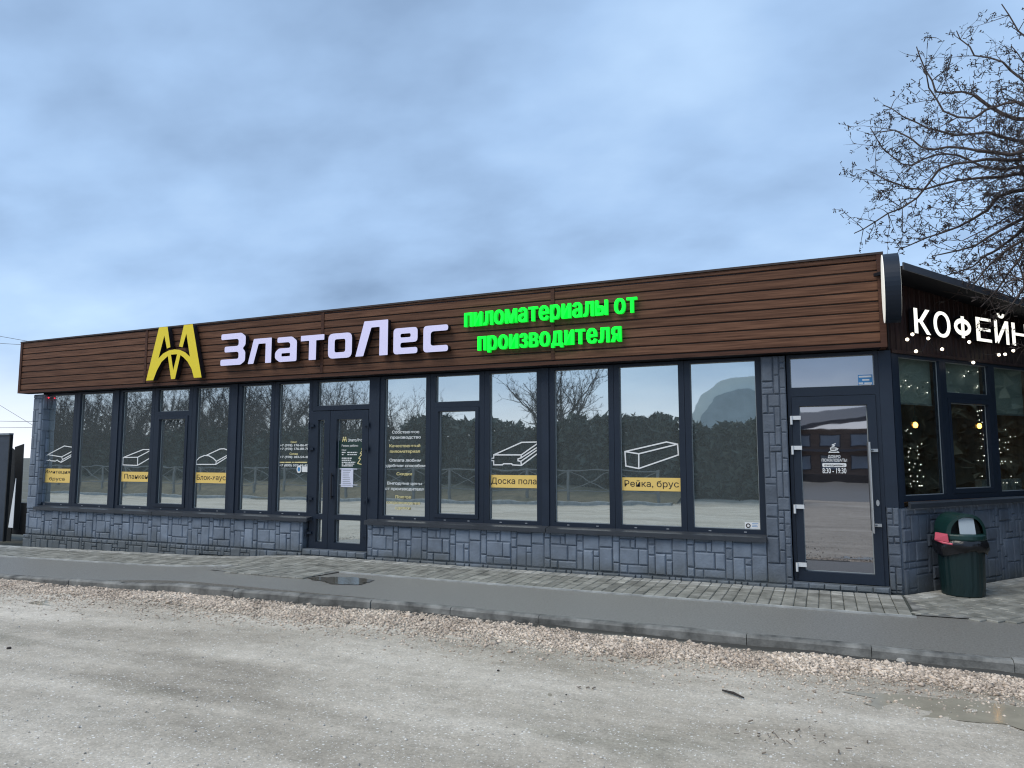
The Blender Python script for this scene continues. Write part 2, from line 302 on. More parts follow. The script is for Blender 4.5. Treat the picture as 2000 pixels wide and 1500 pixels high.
def fillet(poly, r, n=4):
    out = []; k = len(poly)
    for i in range(k):
        a, b, c = (Vector(poly[(i-1) % k]), Vector(poly[i]), Vector(poly[(i+1) % k])); u = a-b; v = c-b
        rr = min(r, u.length*0.45, v.length*0.45); p, q2 = b+u.normalized()*rr, b+v.normalized()*rr
        for j in range(n+1): t = j/n; out.append(tuple(p*(1-t)**2+b*2*t*(1-t)+q2*t*t))
    return out
def slab(mb, loops, y0, y1, T=None, mf=0, ms=1):              # extruded outline(s) in the x-z plane, y0 = front
    T = T or (lambda x, y, z: (x, y, z)); flat = [p for l in loops for p in l]
    tris = tessellate_polygon([[Vector((p[0], p[1], 0)) for p in l] for l in loops])
    mb.add([T(p[0], y0, p[1]) for p in flat], [tuple(t) for t in tris], mf)
    mb.add([T(p[0], y1, p[1]) for p in flat], [tuple(reversed(t)) for t in tris], ms)
    for l in loops:
        k = len(l); mb.add([T(p[0], y, p[1]) for y in (y0, y1) for p in l], [(i, (i+1) % k, (i+1) % k+k, i+k) for i in range(k)], ms)
    return mb
DG = None
_gl = {}
def glyphs(body, offset=0.0, extrude=0.0):                    # text -> (verts array, faces), built-in font, unit size
    key = (body, offset, extrude)
    if key in _gl: return _gl[key]
    c = bpy.data.curves.new('text', 'FONT'); c.body = body; c.size = 1; c.offset = offset; c.extrude = extrude; c.resolution_u = 3
    o = bpy.data.objects.new('text', c); COL.objects.link(o); dg = bpy.context.evaluated_depsgraph_get()
    me = bpy.data.meshes.new_from_object(o.evaluated_get(dg)); v = np.array([x.co[:] for x in me.vertices]); f = [tuple(p.vertices) for p in me.polygons]
    bpy.data.objects.remove(o); bpy.data.curves.remove(c); bpy.data.meshes.remove(me); _gl[key] = (v, f); return v, f
def text(mb, body, x0, x1, zc, h, y, T=None, mi=0, offset=0.006):   # one flat line fitted between x0 and x1, x-height line centred on zc
    v, f = glyphs(body, offset); v = v.copy(); w = v[:, 0].max()-v[:, 0].min()
    X = x0+(v[:, 0]-v[:, 0].min())/w*(x1-x0); Z = zc+(v[:, 1]-0.33)*h/0.70
    T = T or (lambda a, b, c: (a, b, c)); mb.add([T(a, y, b) for a, b in zip(X, Z)], f, mi); return mb
def stroke(mb, pts, wd, T, mi=0, y=0.0, closed=False):           # flat ribbon segments; each lies a hair proud of the last
    pts = pts+[pts[0]] if closed else pts
    for i in range(len(pts)-1):
        a, b = Vector(pts[i]), Vector(pts[i+1]); d = (b-a).normalized()*wd/2; n = Vector((-d.y, d.x)); a = a-d*0.6; b = b+d*0.6; yy = y-0.00015*(len(mb.f) % 12)
        mb.add([T(p.x, yy, p.y) for p in (a-n, b-n, b+n, a+n)], [(0, 1, 2, 3)], mi)
    return mb

# levels of the ground: the pavement falls away to the left, the lot lies a kerb lower
PX_ = [-400, -30, -14.5, -9.4, -8.6, -7.7, -7.2, 400]; PZ_ = [-0.30, -0.30, -0.20, -0.115, -0.085, -0.02, 0.0, 0.0]
def zp(x): return np.interp(x, PX_, PZ_)
LX_ = [-400, -30, -14, -9, -6, -4, 400]; LZ_ = [-0.34, -0.34, -0.262, -0.195, -0.128, -0.102, -0.098]
def zl(x): return np.interp(x, LX_, LZ_)
def fbm(x, y, s, o=3):
    return noise.fractal(Vector((x*s, y*s, 3.7)), 0.9, 2.0, o)
# ------------------------------------------------------------------ ground
xs = np.concatenate([[-600, -300, -150, -90, -60, -45, -35, -28, -24, -21], np.arange(-19, 4.6, 0.085), [5, 6, 8, 11, 16, 25, 40, 70, 120, 250, 600]])
ys = np.concatenate([[-600, -300, -150, -90, -60, -42, -32, -26, -22, -18, -15, -12.5, -10.5, -9.3, -8.4, -7.8], np.arange(-7.4, -2.2, 0.07), [-1.2, 0, 2, 5, 9, 15, 25, 50, 100, 250, 600]])
gx, gy_ = np.meshgrid(xs, ys); gz = zl(gx)
fine = (gx > -19.1) & (gx < 4.7) & (gy_ > -7.5) & (gy_ < -2.1)
idx = np.argwhere(fine)
for i, j in idx:
    x, y = gx[i, j], gy_[i, j]; gz[i, j] += 0.011*fbm(x, y, 1.3)+0.006*fbm(x+9, y, 6)
    gz[i, j] += (0.020+0.014*(x > -5))*max(0, 1-abs((y+2.86)/0.5))*(0.7+0.5*fbm(x, y, 2.0))            # low windrow of gravel along the kerb
gz[gy_ > -2.45] -= 0.16
V = np.stack([gx.ravel(), gy_.ravel(), gz.ravel()], 1); nx = len(xs)
ii, jj = np.meshgrid(np.arange(len(ys)-1), np.arange(nx-1), indexing='ij'); b = (ii*nx+jj).ravel()
o = fast('ground', V, np.stack([b, b+1, b+nx+1, b+nx], 1), 'lot', kind='structure'); o.data.shade_smooth()
def strip(name, mats, x0, x1, y0, y1, dz, step=0.4, thick=0.08, zf=zp):
    n = max(2, int((x1-x0)/step)); mb = MB(); X = np.linspace(x0, x1, n+1)
    for a, c in zip(X[:-1], X[1:]):
        za, zc_ = float(zf(a))+dz, float(zf(c))+dz; mb.add([(a, y0, za), (c, y0, zc_), (c, y1, zc_), (a, y1, za)], [(0, 1, 2, 3)])
    for y, fl in ((y0, 1), (y1, 0)):
        for a, c in zip(X[:-1], X[1:]):
            za, zc_ = float(zf(a))+dz, float(zf(c))+dz; q = [(a, y, za-thick), (c, y, zc_-thick), (c, y, zc_), (a, y, za)]; mb.add(q if fl else q[::-1], [(0, 1, 2, 3)])
    return tag(mb.build(name, mats), kind='structure')
strip('pavement', 'asphalt', -40, 9, -2.47, -0.10, -0.016, thick=0.2)
strip('paving_bed', 'paverbed', -15.2, 0.74, -1.20, -0.05, -0.008, thick=0.006)
bed2 = MB(); bed2.add([(0.742, -1.13, -0.006), (1.75, -1.08, -0.006), (6.0, 2.0, -0.006), (4.4, 4.0, -0.006), (0.742, -0.35, -0.006)], [(0, 1, 2, 3, 4)]); tag(bed2.build('cafe_paving_bed', 'kerb'), kind='structure')
ap = MB()
ap.add([(-7.75, -1.62, zp(-7.75)-.006), (-6.9, -1.82, -.005), (-6.05, -1.80, -.005), (-5.9, -1.202, -.005), (-7.2, -1.202, -.005), (-7.75, -1.202, zp(-7.75)-.006)], [(0, 1, 2, 3, 4, 5)]); tag(ap.build('entrance_apron', 'kerb'), kind='structure')
# pavers
pav = []
pw, pl = 0.118, 0.198
for i in range(int((0.72+15.1)/pw)):
    x = 0.715-pw*(i+0.5)
    rows = 5 + (3 if -7.6 < x < -5.98 else 0)
    for r in range(rows):
        y = -0.165-(r+0.5)*pl*1.045
        if y < -1.19 and r < 5: continue
        if r >= 5 and y < -1.80+0.20*max(0, (-6.9-x)/0.85): continue
        pav.append((x, y, float(zp(x)), 0.0, r == 0))
TH = R(52.5); C0 = Vector((0.74, -0.03)); DV = Vector((math.cos(TH), math.sin(TH))); NV = Vector((math.sin(TH), -math.cos(TH)))
def CW(s, o, z): return (C0.x+DV.x*s+NV.x*o, C0.y+DV.y*s+NV.y*o, z)      # cafe wall frame: s along, o outward
for r in range(14):
    for k in range(-10, 28):
        s = (k+0.5*(r % 2))*0.205; oo = 0.06+(r+0.5)*0.106; x, y, _ = CW(s, oo, 0)
        if x > 0.80 and y > -1.11+0.02*(x-0.7) and x < 3.4: pav.append((x, y, 0.0, TH, r < 2))
pav.sort(key=lambda p: (p[0])**2+(p[1]+9.14)**2)
PAVING = link('paving', None, None, (-6, -0.7, 0)); PAVING['kind'] = 'structure'
def paver_geo(w, l, h=0.05, c=0.007):
    a, b = w/2-0.003, l/2-0.003
    v = [(-a, -b, -h), (a, -b, -h), (a, b, -h), (-a, b, -h), (-a, -b, -c), (a, -b, -c), (a, b, -c), (-a, b, -c), (-a+c, -b+c, 0), (a-c, -b+c, 0), (a-c, b-c, 0), (-a+c, b-c, 0)]
    f = [(8, 9, 10, 11)]+[(i, (i+1) % 4, 4+(i+1) % 4, 4+i) for i in range(4)]+[(4+i, 4+(i+1) % 4, 8+(i+1) % 4, 8+i) for i in range(4)]; return v, f
v, f = paver_geo(pw, pl*1.045); pm = bpy.data.meshes.new('paver'); pm.from_pydata(v, [], f); pm.materials.append(M['paver'])
v2, f2 = paver_geo(0.205, 0.106); pm2 = bpy.data.meshes.new('paver'); pm2.from_pydata(v2, [], f2); pm2.materials.append(M['paver'])
pmd = pm.copy(); pmd.materials[0] = M['paver_dry']; pmd2 = pm2.copy(); pmd2.materials[0] = M['paver_dry']
rest = MB()
for n_, (x, y, z, a, dry) in enumerate(pav):
    zz = z+0.002+random.uniform(-0.003, 0.003)
    if n_ < 300:
        o = link('paver', (pmd2 if dry else pm2) if a else (pmd if dry else pm), PAVING, (x, y, zz)); o.rotation_euler = (random.uniform(-.01, .01), random.uniform(-.012, .012), a)
    else:
        vv, ff = (v2, f2) if a else (v, f); ca, sa = math.cos(a), math.sin(a); sl_ = (float(zp(x+.06))-float(zp(x-.06)))/.12
        rest.add([(x+p[0]*ca-p[1]*sa, y+p[0]*sa+p[1]*ca, zz+p[2]+p[0]*sl_) for p in vv], ff, int(dry))
tag(rest.build('far_pavers', ['paver', 'paver_dry'], PAVING), kind='stuff')
strip('paving_edge', 'edging', -15.2, -7.75, -1.235, -1.203, 0.0, thick=0.03); strip('paving_edge', 'edging', -5.9, 0.74, -1.235, -1.203, 0.0, thick=0.03)
# kerb stones
KERB = link('kerb', None, None, (-6, -2.5, -0.1)); KERB['kind'] = 'structure'
KX = [0.285+0.955*k for k in range(-24, 7)]
for a, c in zip(KX[:-1], KX[1:]):
    a, c = a+0.0025, c-0.0025; za, zc_ = float(zp(a))-0.012, float(zp(c))-0.012
    za, zc_ = (z-0.030*max(0.0, min(1.0, 2.2-abs(x+7.1)/0.95)) for z, x in ((za, a), (zc_, c)))
    dy = random.uniform(-.008, .008); dz = random.uniform(-.006, .006); prof = [(-2.47, 0.0), (-2.535, 0.0), (-2.552, -0.006), (-2.566, -0.022), (-2.572, -0.20), (-2.47, -0.20)]
    mb = MB(); k = len(prof)
    mb.add([(x, y+dy, z0+z+dz) for x, z0 in ((a, za), (c, zc_)) for y, z in prof], [(i, i+k, (i+1) % k+k, (i+1) % k) for i in range(k)]+[tuple(range(k)), tuple(reversed(range(k, 2*k)))])
    mb.build('kerb_stone', 'kerb', KERB)
# loose gravel and pebbles
OCT = np.array([(1, 0, 0), (-1, 0, 0), (0, 1, 0), (0, -1, 0), (0, 0, 1), (0, 0, -1)], float)
OF = np.array([(0, 2, 4), (2, 1, 4), (1, 3, 4), (3, 0, 4), (2, 0, 5), (1, 2, 5), (3, 1, 5), (0, 3, 5)])
def scatter(name, pts, sizes, matn, flat=0.6):
    n = len(pts); vs = OCT[None]*sizes[:, None, None]*RNG.uniform(0.55, 1.25, (n, 6, 1)); vs[:, :, 2] *= flat
    a = RNG.uniform(0, 6.28, n); b = RNG.uniform(-.6, .6, n); ca, sa, cb, sb = np.cos(a)[:, None], np.sin(a)[:, None], np.cos(b)[:, None], np.sin(b)[:, None]
    x, y, z = vs[..., 0].copy(), vs[..., 1].copy(), vs[..., 2].copy(); x, z = x*cb-z*sb, x*sb+z*cb; x, y = x*ca-y*sa, x*sa+y*ca
    Vv = np.stack([x, y, z], -1)+pts[:, None, :]
    return fast(name, Vv.reshape(-1, 3), (OF[None]+6*np.arange(n)[:, None, None]).reshape(-1, 3), matn, kind='stuff')
def gheight(x, y):
    i = np.clip(np.searchsorted(ys, y), 1, len(ys)-1); j = np.clip(np.searchsorted(xs, x), 1, len(xs)-1)
    ty = (y-ys[i-1])/(ys[i]-ys[i-1]); tx = (x-xs[j-1])/(xs[j]-xs[j-1])
    return (gz[i-1, j-1]*(1-tx)+gz[i-1, j]*tx)*(1-ty)+(gz[i, j-1]*(1-tx)+gz[i, j]*tx)*ty
n = 62000; x = 3.2-20*RNG.power(1.7, n)[::-1]; x = 3.4-(RNG.random(n)**1.45)*19.5
cy = np.interp(x, [-17, -8, -4, -2, 0, 3], [-2.72, -2.82, -2.97, -2.98, -2.97, -2.92]); hw = np.interp(x, [-17, -9, -5, -3.5, -1, 3], [0.34, 0.31, 0.33, 0.35, 0.28, 0.22])
wob = np.array([0.10*noise.noise(Vector((a*0.9, 5.1, 0)))+0.06*noise.noise(Vector((a*3.1, 1.1, 0))) for a in x[:1]]) if False else 0.09*np.sin(x*1.7+1)+0.05*np.sin(x*4.3)
t = RNG.normal(0, 0.50, n); t = np.where(t > 0.92, 0.92-RNG.random(n)*1.2, t); y = cy+wob*0.6+t*hw; y = np.minimum(y, -2.595)
keep = (x < 3.3) & ~((y > -2.74) & (RNG.random(n) < np.interp(x, [-6, -3, 0, 2], [0.1, 0.35, 0.75, 0.92]))); x, y = x[keep], y[keep]
xe = 3.0-RNG.random(9000)**1.3*17; ye = -3.15-np.abs(RNG.normal(0, .28, 9000)); x = np.concatenate([x, xe]); y = np.concatenate([y, ye]); sz = RNG.gamma(3.2, 0.0028, len(x))+0.003; sz[-9000:] *= .7; z = gheight(x, y)+sz*0.25
scatter('gravel', np.stack([x, y, z], 1), sz, 'gravel')
n = 9000; x = 2.6-RNG.random(n)**1.2*14; y = -7.3+RNG.random(n)*4.4
sz = RNG.gamma(2.0, 0.0016, n)+0.0022; scatter('pebbles', np.stack([x, y, gheight(x, y)+sz*0.15], 1), sz, 'pebble')
# puddles: flat sheets the bumps of the lot poke through
def puddle(name, matn, c, rx, ry, z, seed, rot=0.0, n=96):
    mb = MB(); pts = []
    for k in range(n):
        a = 2*math.pi*k/n; rr = 1+0.42*noise.noise(Vector((math.cos(a)*1.3+seed, math.sin(a)*1.3, seed)))+0.24*noise.noise(Vector((math.cos(a)*4+seed, math.sin(a)*4, 2)))
        u, v_ = rx*rr*math.cos(a), ry*rr*math.sin(a); pts.append((c[0]+u*math.cos(rot)-v_*math.sin(rot), c[1]+u*math.sin(rot)+v_*math.cos(rot), z))
    mb.add(pts, [tuple(range(n))]); return tag(mb.build(name, matn), kind='structure')
puddle('puddle', 'mudwater', (1.05, -3.62), 0.9, 0.27, -0.0985, 3.3, 0.04)
puddle('puddle', 'water', (-5.50, -1.72), 0.44, 0.19, -0.0095, 4.4, 0.05)
puddle('puddle', 'mudwater', (-2.95, -4.75), 0.17, 0.085, -0.1035, 5.5); puddle('puddle', 'mudwater', (-1.85, -4.42), 0.10, 0.06, -0.1, 6.5)
puddle('puddle', 'mudwater', (-8.3, -3.45), 0.30, 0.14, -0.181, 7.5)

def CP(px, py, o=0.0):                             # (s, z) of a point of the photograph on the cafe wall, o metres proud of it
    d = FW+RT*((px-1000)/F_PX)-UP*((py-750)/F_PX); n3 = Vector((NV.x, NV.y, 0)); q = Vector((C0.x+NV.x*o, C0.y+NV.y*o, 0)); p = CAM+d*((q-CAM).dot(n3)/d.dot(n3)); return (p.x-q.x)*DV.x+(p.y-q.y)*DV.y, p.z
# ------------------------------------------------------------------ the building
B = thing('shop_building', 'long single storey dark grey pavilion with brown plank fascia, stone cladding and glazed front', 'building', (-6.8, 1.5, 0))
shell = MB(); shell.box(-14.0, 0.55, 0.06, 0.20, 0.0, 3.30); shell.box(-14.0, -13.8, 0.20, 6.0, -0.2, 3.30); shell.box(0.40, 0.55, 0.20, 5.9, 0, 3.30); shell.box(-13.8, 0.55, 5.9, 6.0, 0, 3.3)
shell.build('wall', 'soffit', B)
rf = MB(); rf.box(-14.0, 0.60, -0.10, 6.0, 3.302, 3.40); rf.build('roof', 'darkroof', B)
# stone cladding: backing + stones
SW = MB(); SW.box(-13.98, -7.42, -0.125, 0.055, -0.30, 0.515); SW.box(-6.23, -0.66, -0.125, 0.055, -0.12, 0.515)
SW.box(-0.655, -0.385, -0.125, 0.055, -0.12, 2.69); SW.box(-13.98, -13.72, -0.125, 0.055, 0.516, 2.69)
SW.box(0.0, 5.0, -0.18, 0.0, -0.1, 0.925, 0, lambda s, o, z: CW(s, o, z)); SW.box(0.61, 0.735, -0.045, 0.05, -0.1, 0.94)
WALL = SW.build('stone_wall', 'stone_bed', B)
stones = []
def ashlar(wd, ht, cell, rng):
    W, H = max(1, round(wd/cell)), max(1, round(ht/cell)); cx, cz = wd/W, ht/H; occ = [[0]*W for _ in range(H)]; outl = []
    S = [(3, 3), (3, 2), (2, 3), (3, 3), (1, 3), (1, 3), (2, 2), (1, 2), (1, 1), (2, 1), (3, 1), (2, 3), (1, 4), (4, 3), (2, 4)]
    for r in range(H):
        for c in range(W):
            if occ[r][c]: continue
            for _ in range(12):
                w_, h_ = rng.choice(S)
                if c+w_ <= W and r+h_ <= H and not any(occ[r+j][c+i] for j in range(h_) for i in range(w_)): break
            else: w_, h_ = 1, 1
            for j in range(h_):
                for i in range(w_): occ[r+j][c+i] = 1
            outl.append((c*cx, r*cz, w_*cx, h_*cz))
    return outl
def stone_geo(x0, z0, w_, h_, T, rng, depth=0.017):
    g = 0.0022; x0 += g; z0 += g; w_ -= 2*g; h_ -= 2*g; d = depth+rng.uniform(-.006, .008); c = min(0.017, w_*.24, h_*.24); j = lambda: rng.uniform(-.003, .003)
    q = [(x0, z0), (x0+w_, z0), (x0+w_, z0+h_), (x0, z0+h_)]; q2 = [(x0+c*.35, z0+c*.35), (x0+w_-c*.35, z0+c*.35), (x0+w_-c*.35, z0+h_-c*.35), (x0+c*.35, z0+h_-c*.35)]
    q3 = [(x0+c, z0+c), (x0+w_-c, z0+c), (x0+w_-c, z0+h_-c), (x0+c, z0+h_-c)]
    v = [T(a, 0.0, b_) for a, b_ in q]+[T(a+j(), d*.72, b_+j()) for a, b_ in q2]+[T(a+j(), d+j()*.8, b_+j()) for a, b_ in q3]
    f = [(8, 9, 10, 11)]+[(k+i, k+(i+1) % 4, k+4+(i+1) % 4, k+4+i) for k in (0, 4) for i in range(4)]; return v, f
def clad(x0, z0, wd, ht, T, seed, cell=0.066, mk='stone'):
    rng = random.Random(seed)
    for a, b_, w_, h_ in ashlar(wd, ht, cell, rng):
        v, f = stone_geo(x0+a, z0+b_, w_, h_, T, rng); c = Vector(v[8]); stones.append((w_*h_/((c-CAM).length_squared), v, f, mk))
TF = lambda x, o, z: (x, -0.125-o, z)
TILE = [(288, 375, 0, 70), (288, 375, 76, 303), (288, 375, 308, 410), (380, 588, 0, 36), (380, 522, 41, 140), (526, 588, 41, 140), (592, 752, 0, 143), (380, 628, 145, 318), (632, 752, 147, 316), (380, 484, 322, 410), (488, 752, 320, 410), (757, 842, 0, 90), (757, 842, 96, 202), (757, 842, 207, 410), (847, 1064, 0, 22), (847, 1064, 26, 180), (1068, 1248, 0, 144), (847, 982, 184, 410), (986, 1064, 184, 250), (986, 1064, 255, 410), (1068, 1248, 148, 410)]
def clad_tile(x0, x1, z0, z1, T, seed, period=0.93):
    rng = random.Random(seed); k = period/965; sz = (z1-z0)/412.0
    for t in range(-1, int((x1-x0)/period)+2):
        for a, b_, c, d in TILE:
            xa, xb = x0+t*period+(a-288)*k, x0+t*period+(b_+3-288)*k; xa, xb = max(xa, x0), min(xb, x1)
            if xb-xa < .03: continue
            v, f = stone_geo(xa, z1-(d+1)*sz, xb-xa, (d-c+1)*sz, T, rng); q = Vector(v[8]); stones.append(((xb-xa)*(d-c)*sz/((q-CAM).length_squared), v, f, 'stone'))
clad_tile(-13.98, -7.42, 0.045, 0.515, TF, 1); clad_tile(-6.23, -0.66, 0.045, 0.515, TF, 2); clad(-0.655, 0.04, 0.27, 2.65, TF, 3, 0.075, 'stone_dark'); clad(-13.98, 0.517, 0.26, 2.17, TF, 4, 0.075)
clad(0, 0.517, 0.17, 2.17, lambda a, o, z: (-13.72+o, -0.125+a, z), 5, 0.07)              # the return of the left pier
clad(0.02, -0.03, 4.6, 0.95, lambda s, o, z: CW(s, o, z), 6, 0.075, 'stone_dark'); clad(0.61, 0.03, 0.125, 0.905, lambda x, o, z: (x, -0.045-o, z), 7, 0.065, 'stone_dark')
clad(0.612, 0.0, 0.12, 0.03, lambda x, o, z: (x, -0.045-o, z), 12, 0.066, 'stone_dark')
# plinth course below, a little proud, growing as the ground falls to the left, and the low course along the right part
clad(-14.02, -0.235, 4.5, 0.27, lambda x, o, z: (x, -0.140-o, z), 8); clad(-9.52, -0.10, 2.1, 0.135, lambda x, o, z: (x, -0.140-o, z), 9, 0.068)
clad(-6.23, -0.03, 5.84, 0.065, lambda x, o, z: (x, -0.128-o, z), 10, 0.07)
stones.sort(key=lambda s: -s[0]); restm = MB()
for n_, (_, v, f, mk) in enumerate(stones):
    if n_ < 300: mb = MB(); mb.add(v, f); mb.build('stone', mk, WALL)
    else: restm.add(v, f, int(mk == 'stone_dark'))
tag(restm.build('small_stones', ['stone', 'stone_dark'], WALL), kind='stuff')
# sills
def sill(x0, x1, T=None, yf=-0.20, z=0.52):
    T = T or (lambda x, y, z: (x, y, z)); mb = MB(); pr = [(-0.045, z+0.062), (yf, z+0.040), (yf, z-0.012), (yf+0.012, z-0.012), (yf+0.012, z), (-0.045, z)]; k = len(pr)
    mb.add([T(x, y, zz) for x in (x0, x1) for y, zz in pr], [(i, (i+1) % k, (i+1) % k+k, i+k) for i in range(k)]+[tuple(reversed(range(k))), tuple(range(k, 2*k))]); return mb.build('sill', 'sill', B)
sill(-13.70, -10.6); sill(-10.592, -7.30); sill(-6.25, -3.4); sill(-3.392, -0.655)
CT = lambda s, y, z: CW(s, -y, z)
sill(0.10, 1.30, CT, -0.075, 0.935); sill(1.305, 4.6, CT, -0.075, 0.935)
# windows
GY = 0.0
def rect(mb, x0, x1, z0, z1, y, T=None, mi=0):
    T = T or (lambda a, b_, c: (a, b_, c)); mb.add([T(x0, y, z0), T(x1, y, z0), T(x1, y, z1), T(x0, y, z1)], [(0, 1, 2, 3)], mi); return mb
def pane_of(par, x0, x1, z0, z1, matn='mirror', T=None, gk=True, y=GY):
    pb = MB(); pb.box(x0-.012, x1+.012, y, y+.012, z0-.012, z1+.012, 0, T); pb.build('pane', matn, par)
    if gk: g = MB(); g.ring(x0, x1, z0, z1, 0.008, y-.006, y-.001, 0, T); g.build('gasket', 'gasket', par)
def dots(par, x0, x1, z, y=-0.062, T=None):
    T = T or (lambda a, b_, c: (a, b_, c)); mb = MB()
    for t in (0.25, 0.78): x = x0+(x1-x0)*t; mb.box(x-.016, x+.016, y, y+.005, z-.006, z+.006, 0, T)
    mb.build('drain_cap', 'cap_dot', par)
ZB, ZT = 0.633, 2.664
wins = [(-13.41, -12.52, 1), (-12.38, -11.51, 2), (-11.25, -10.51, 3), (-10.71, -10.0, 4), (-9.48, -8.74, 5), (-8.47, -7.85, 6), (-7.70, -7.08, 7), (-5.69, -4.97, 8), (-5.15, -4.45, 9), (-3.96, -3.24, 10), (-2.99, -2.24, 11), (-2.09, -1.325, 12), (-1.177, -0.403, 13)]
# glass limits re-measured on the facade plane
GX = {}
for k, (a, b_) in {1: (90.5, 152), 2: (163, 226), 3: (245.5, 302.4), 4: (315, 375), 5: (389, 452.5), 6: (477, 534.3), 7: (548.8, 608.8), 8: (754.5, 835.6), 9: (853.3, 939), 10: (958.7, 1050.5), 11: (1084.7, 1189.5), 12: (1211, 1326), 13: (1349.4, 1476.4)}.items():
    GX[k] = (P(a, 760, 0).x, P(b_, 757, 0).x)
groups = [[1, 2], [3, 4, 5], [6, 7], [8, 9, 10], [11, 12, 13]]
bounds = []
for g in groups:
    for n_, k in enumerate(g):
        a, b_ = GX[k]; l = a-0.075 if n_ == 0 else (GX[g[n_-1]][1]+a)/2+0.002; r = b_+0.075 if n_ == len(g)-1 else (b_+GX[g[n_+1]][0])/2-0.002
        if k == 13: r = -0.335 if False else b_+0.06
        mb = MB(); mb.box(l, a, -.05, .04, .572, 2.70); mb.box(b_, r, -.05, .04, .572, 2.70); mb.box(a, b_, -.05, .04, .572, ZB); mb.box(a, b_, -.05, .04, ZT, 2.70)
        if k in (4, 9):
            mb.box(a, b_, -.05, .04, 2.205, 2.285)
            mb.ring(a+.002, b_-.002, ZB+.002, 2.203, 0.055, -.062, .03)           # the opening sash
        wv = mb.build('window', 'frame', B)
        if k in (4, 9): pane_of(wv, a, b_, 2.285, ZT); pane_of(wv, a+.057, b_-.057, ZB+.057, 2.148)
        else: pane_of(wv, a, b_, ZB, ZT)
        dots(wv, a, b_, 0.603, -.055 if k not in (4, 9) else -.055)
    bounds.append((GX[g[0]][0]-0.075, GX[g[-1]][1]+0.075))
colx = [(-13.72, bounds[0][0]), (bounds[0][1], bounds[1][0]), (bounds[1][1], bounds[2][0]), (bounds[2][1], -7.385), (-6.29, bounds[3][0]), (bounds[3][1], bounds[4][0]), (GX[13][1]+.06, -0.386)]
for a, b_ in colx:
    if b_-a > 0.012: mb = MB(); mb.box(a+.001, b_-.001, -.066, .05, .575 if b_ < -7.4 or a > -6.2 else 0.10, 2.70); mb.build('column', 'board', B)
# shop entrance: frame, fanlight, door and fixed side leaf
ex0, ex1 = -7.385, -6.29
fr = MB(); fr.box(ex0, -7.275, -.05, .05, 2.215, 2.70); fr.box(-6.295, ex1, -.05, .05, 2.215, 2.70); fr.box(-7.275, -6.295, -.05, .05, 2.215, 2.29); fr.box(-7.275, -6.295, -.05, .05, 2.664, 2.70)
fan = fr.build('fanlight', 'frame', B); pane_of(fan, -7.273, -6.297, 2.29, 2.664)
def leaf(x0, x1, gx0, gx1, name, T=None):
    mb = MB(); z0, z1 = 0.10, 2.205
    mb.box(x0, gx0, -.062, .04, z0, z1); mb.box(gx1, x1, -.062, .04, z0, z1); mb.box(gx0, gx1, -.062, .04, z0, .20); mb.box(gx0, gx1, -.062, .04, .545, .62); mb.box(gx0, gx1, -.062, .04, 2.07, z1)
    o = mb.build(name, 'frame', B); pane_of(o, gx0, gx1, .20, .545); pane_of(o, gx0, gx1, .62, 2.07); return o
d1 = leaf(-7.36, -7.01, -7.235, -7.115, 'door'); d2 = leaf(-7.003, -6.30, -6.885, -6.41, 'door')
d1['label'] = 'narrow fixed leaf of the shop door'; d2['label'] = 'wide glazed leaf of the shop door'
for dd, xx in ((d1, -7.345), (d2, -6.315)):
    for zz in (1.98, 1.62, 0.85, 0.33):
        mb = MB(); mb.box(xx-.045, xx+.045, -.092, -.063, zz-.018, zz+.018); mb.tube([(xx+(.04 if dd is d2 else -.04), -.095, zz-.055), (xx+(.04 if dd is d2 else -.04), -.095, zz+.055)], .011, 8); mb.build('hinge', 'frame', dd)
mb = MB(); mb.tube([(-6.93, -.10, 0.85), (-6.93, -.10, 1.25)], .012, 8); mb.box(-6.938, -6.922, -.10, -.062, .88, .90); mb.box(-6.938, -6.922, -.10, -.062, 1.20, 1.22); mb.build('handle', 'black', d2)
st = MB(); st.box(-7.41, -6.24, -0.145, 0.055, -0.1, 0.096); stp = st.build('threshold', 'stone_bed', B)
for k in range(7): v, f = stone_geo(-7.40+k*.165, 0.005, .165, .088, lambda x, o, z: (x, -0.145-o, z), random.Random(k+40)); mb = MB(); mb.add(v, f); mb.build('stone', 'stone', stp)
# cafe entrance
fr = MB(); fr.box(-0.372, -0.333, -.06, .05, .075, 2.70); fr.box(0.560, 0.602, -.06, .05, .075, 2.70); fr.box(-.333, .56, -.06, .05, 2.665, 2.70); fr.box(-.333, .56, -.06, .05, 2.205, 2.31)
fan = fr.build('fanlight', 'frame', B); pane_of(fan, -.333, .56, 2.31, 2.665, 'doorglass')
mb = MB(); x0, x1, z0, z1, a, b_, c, d = -.330, .557, .08, 2.200, -.250, .468, .19, 2.090
mb.box(x0, a, -.075, .04, z0, z1); mb.box(b_, x1, -.075, .04, z0, z1); mb.box(a, b_, -.075, .04, z0, c); mb.box(a, b_, -.075, .04, d, z1)
cd = mb.build('door', 'frame', B); cd['label'] = 'glazed cafe door with white hinges and a long steel pull bar'; pane_of(cd, a, b_, c, d, 'doorglass')
for zz in (1.95, 1.60, 0.92, 0.26):
    mb = MB(); mb.box(-.335, -.235, -.105, -.077, zz-.020, zz+.026); mb.tube([(-.338, -.108, zz-.075), (-.338, -.108, zz+.026)], .014, 10); mb.build('hinge', 'whiteplastic', cd)
mb = MB(); mb.tube([(.470, -.150, .655), (.470, -.150, 1.665)], .0135, 12)
for zz in (.74, 1.57): mb.tube([(.470, -.150, zz), (.525, -.077, zz)], .011, 8); mb.box(.462, .556, -.104, -.078, zz-.017, zz+.017)
mb.build('handle', 'steel', cd)
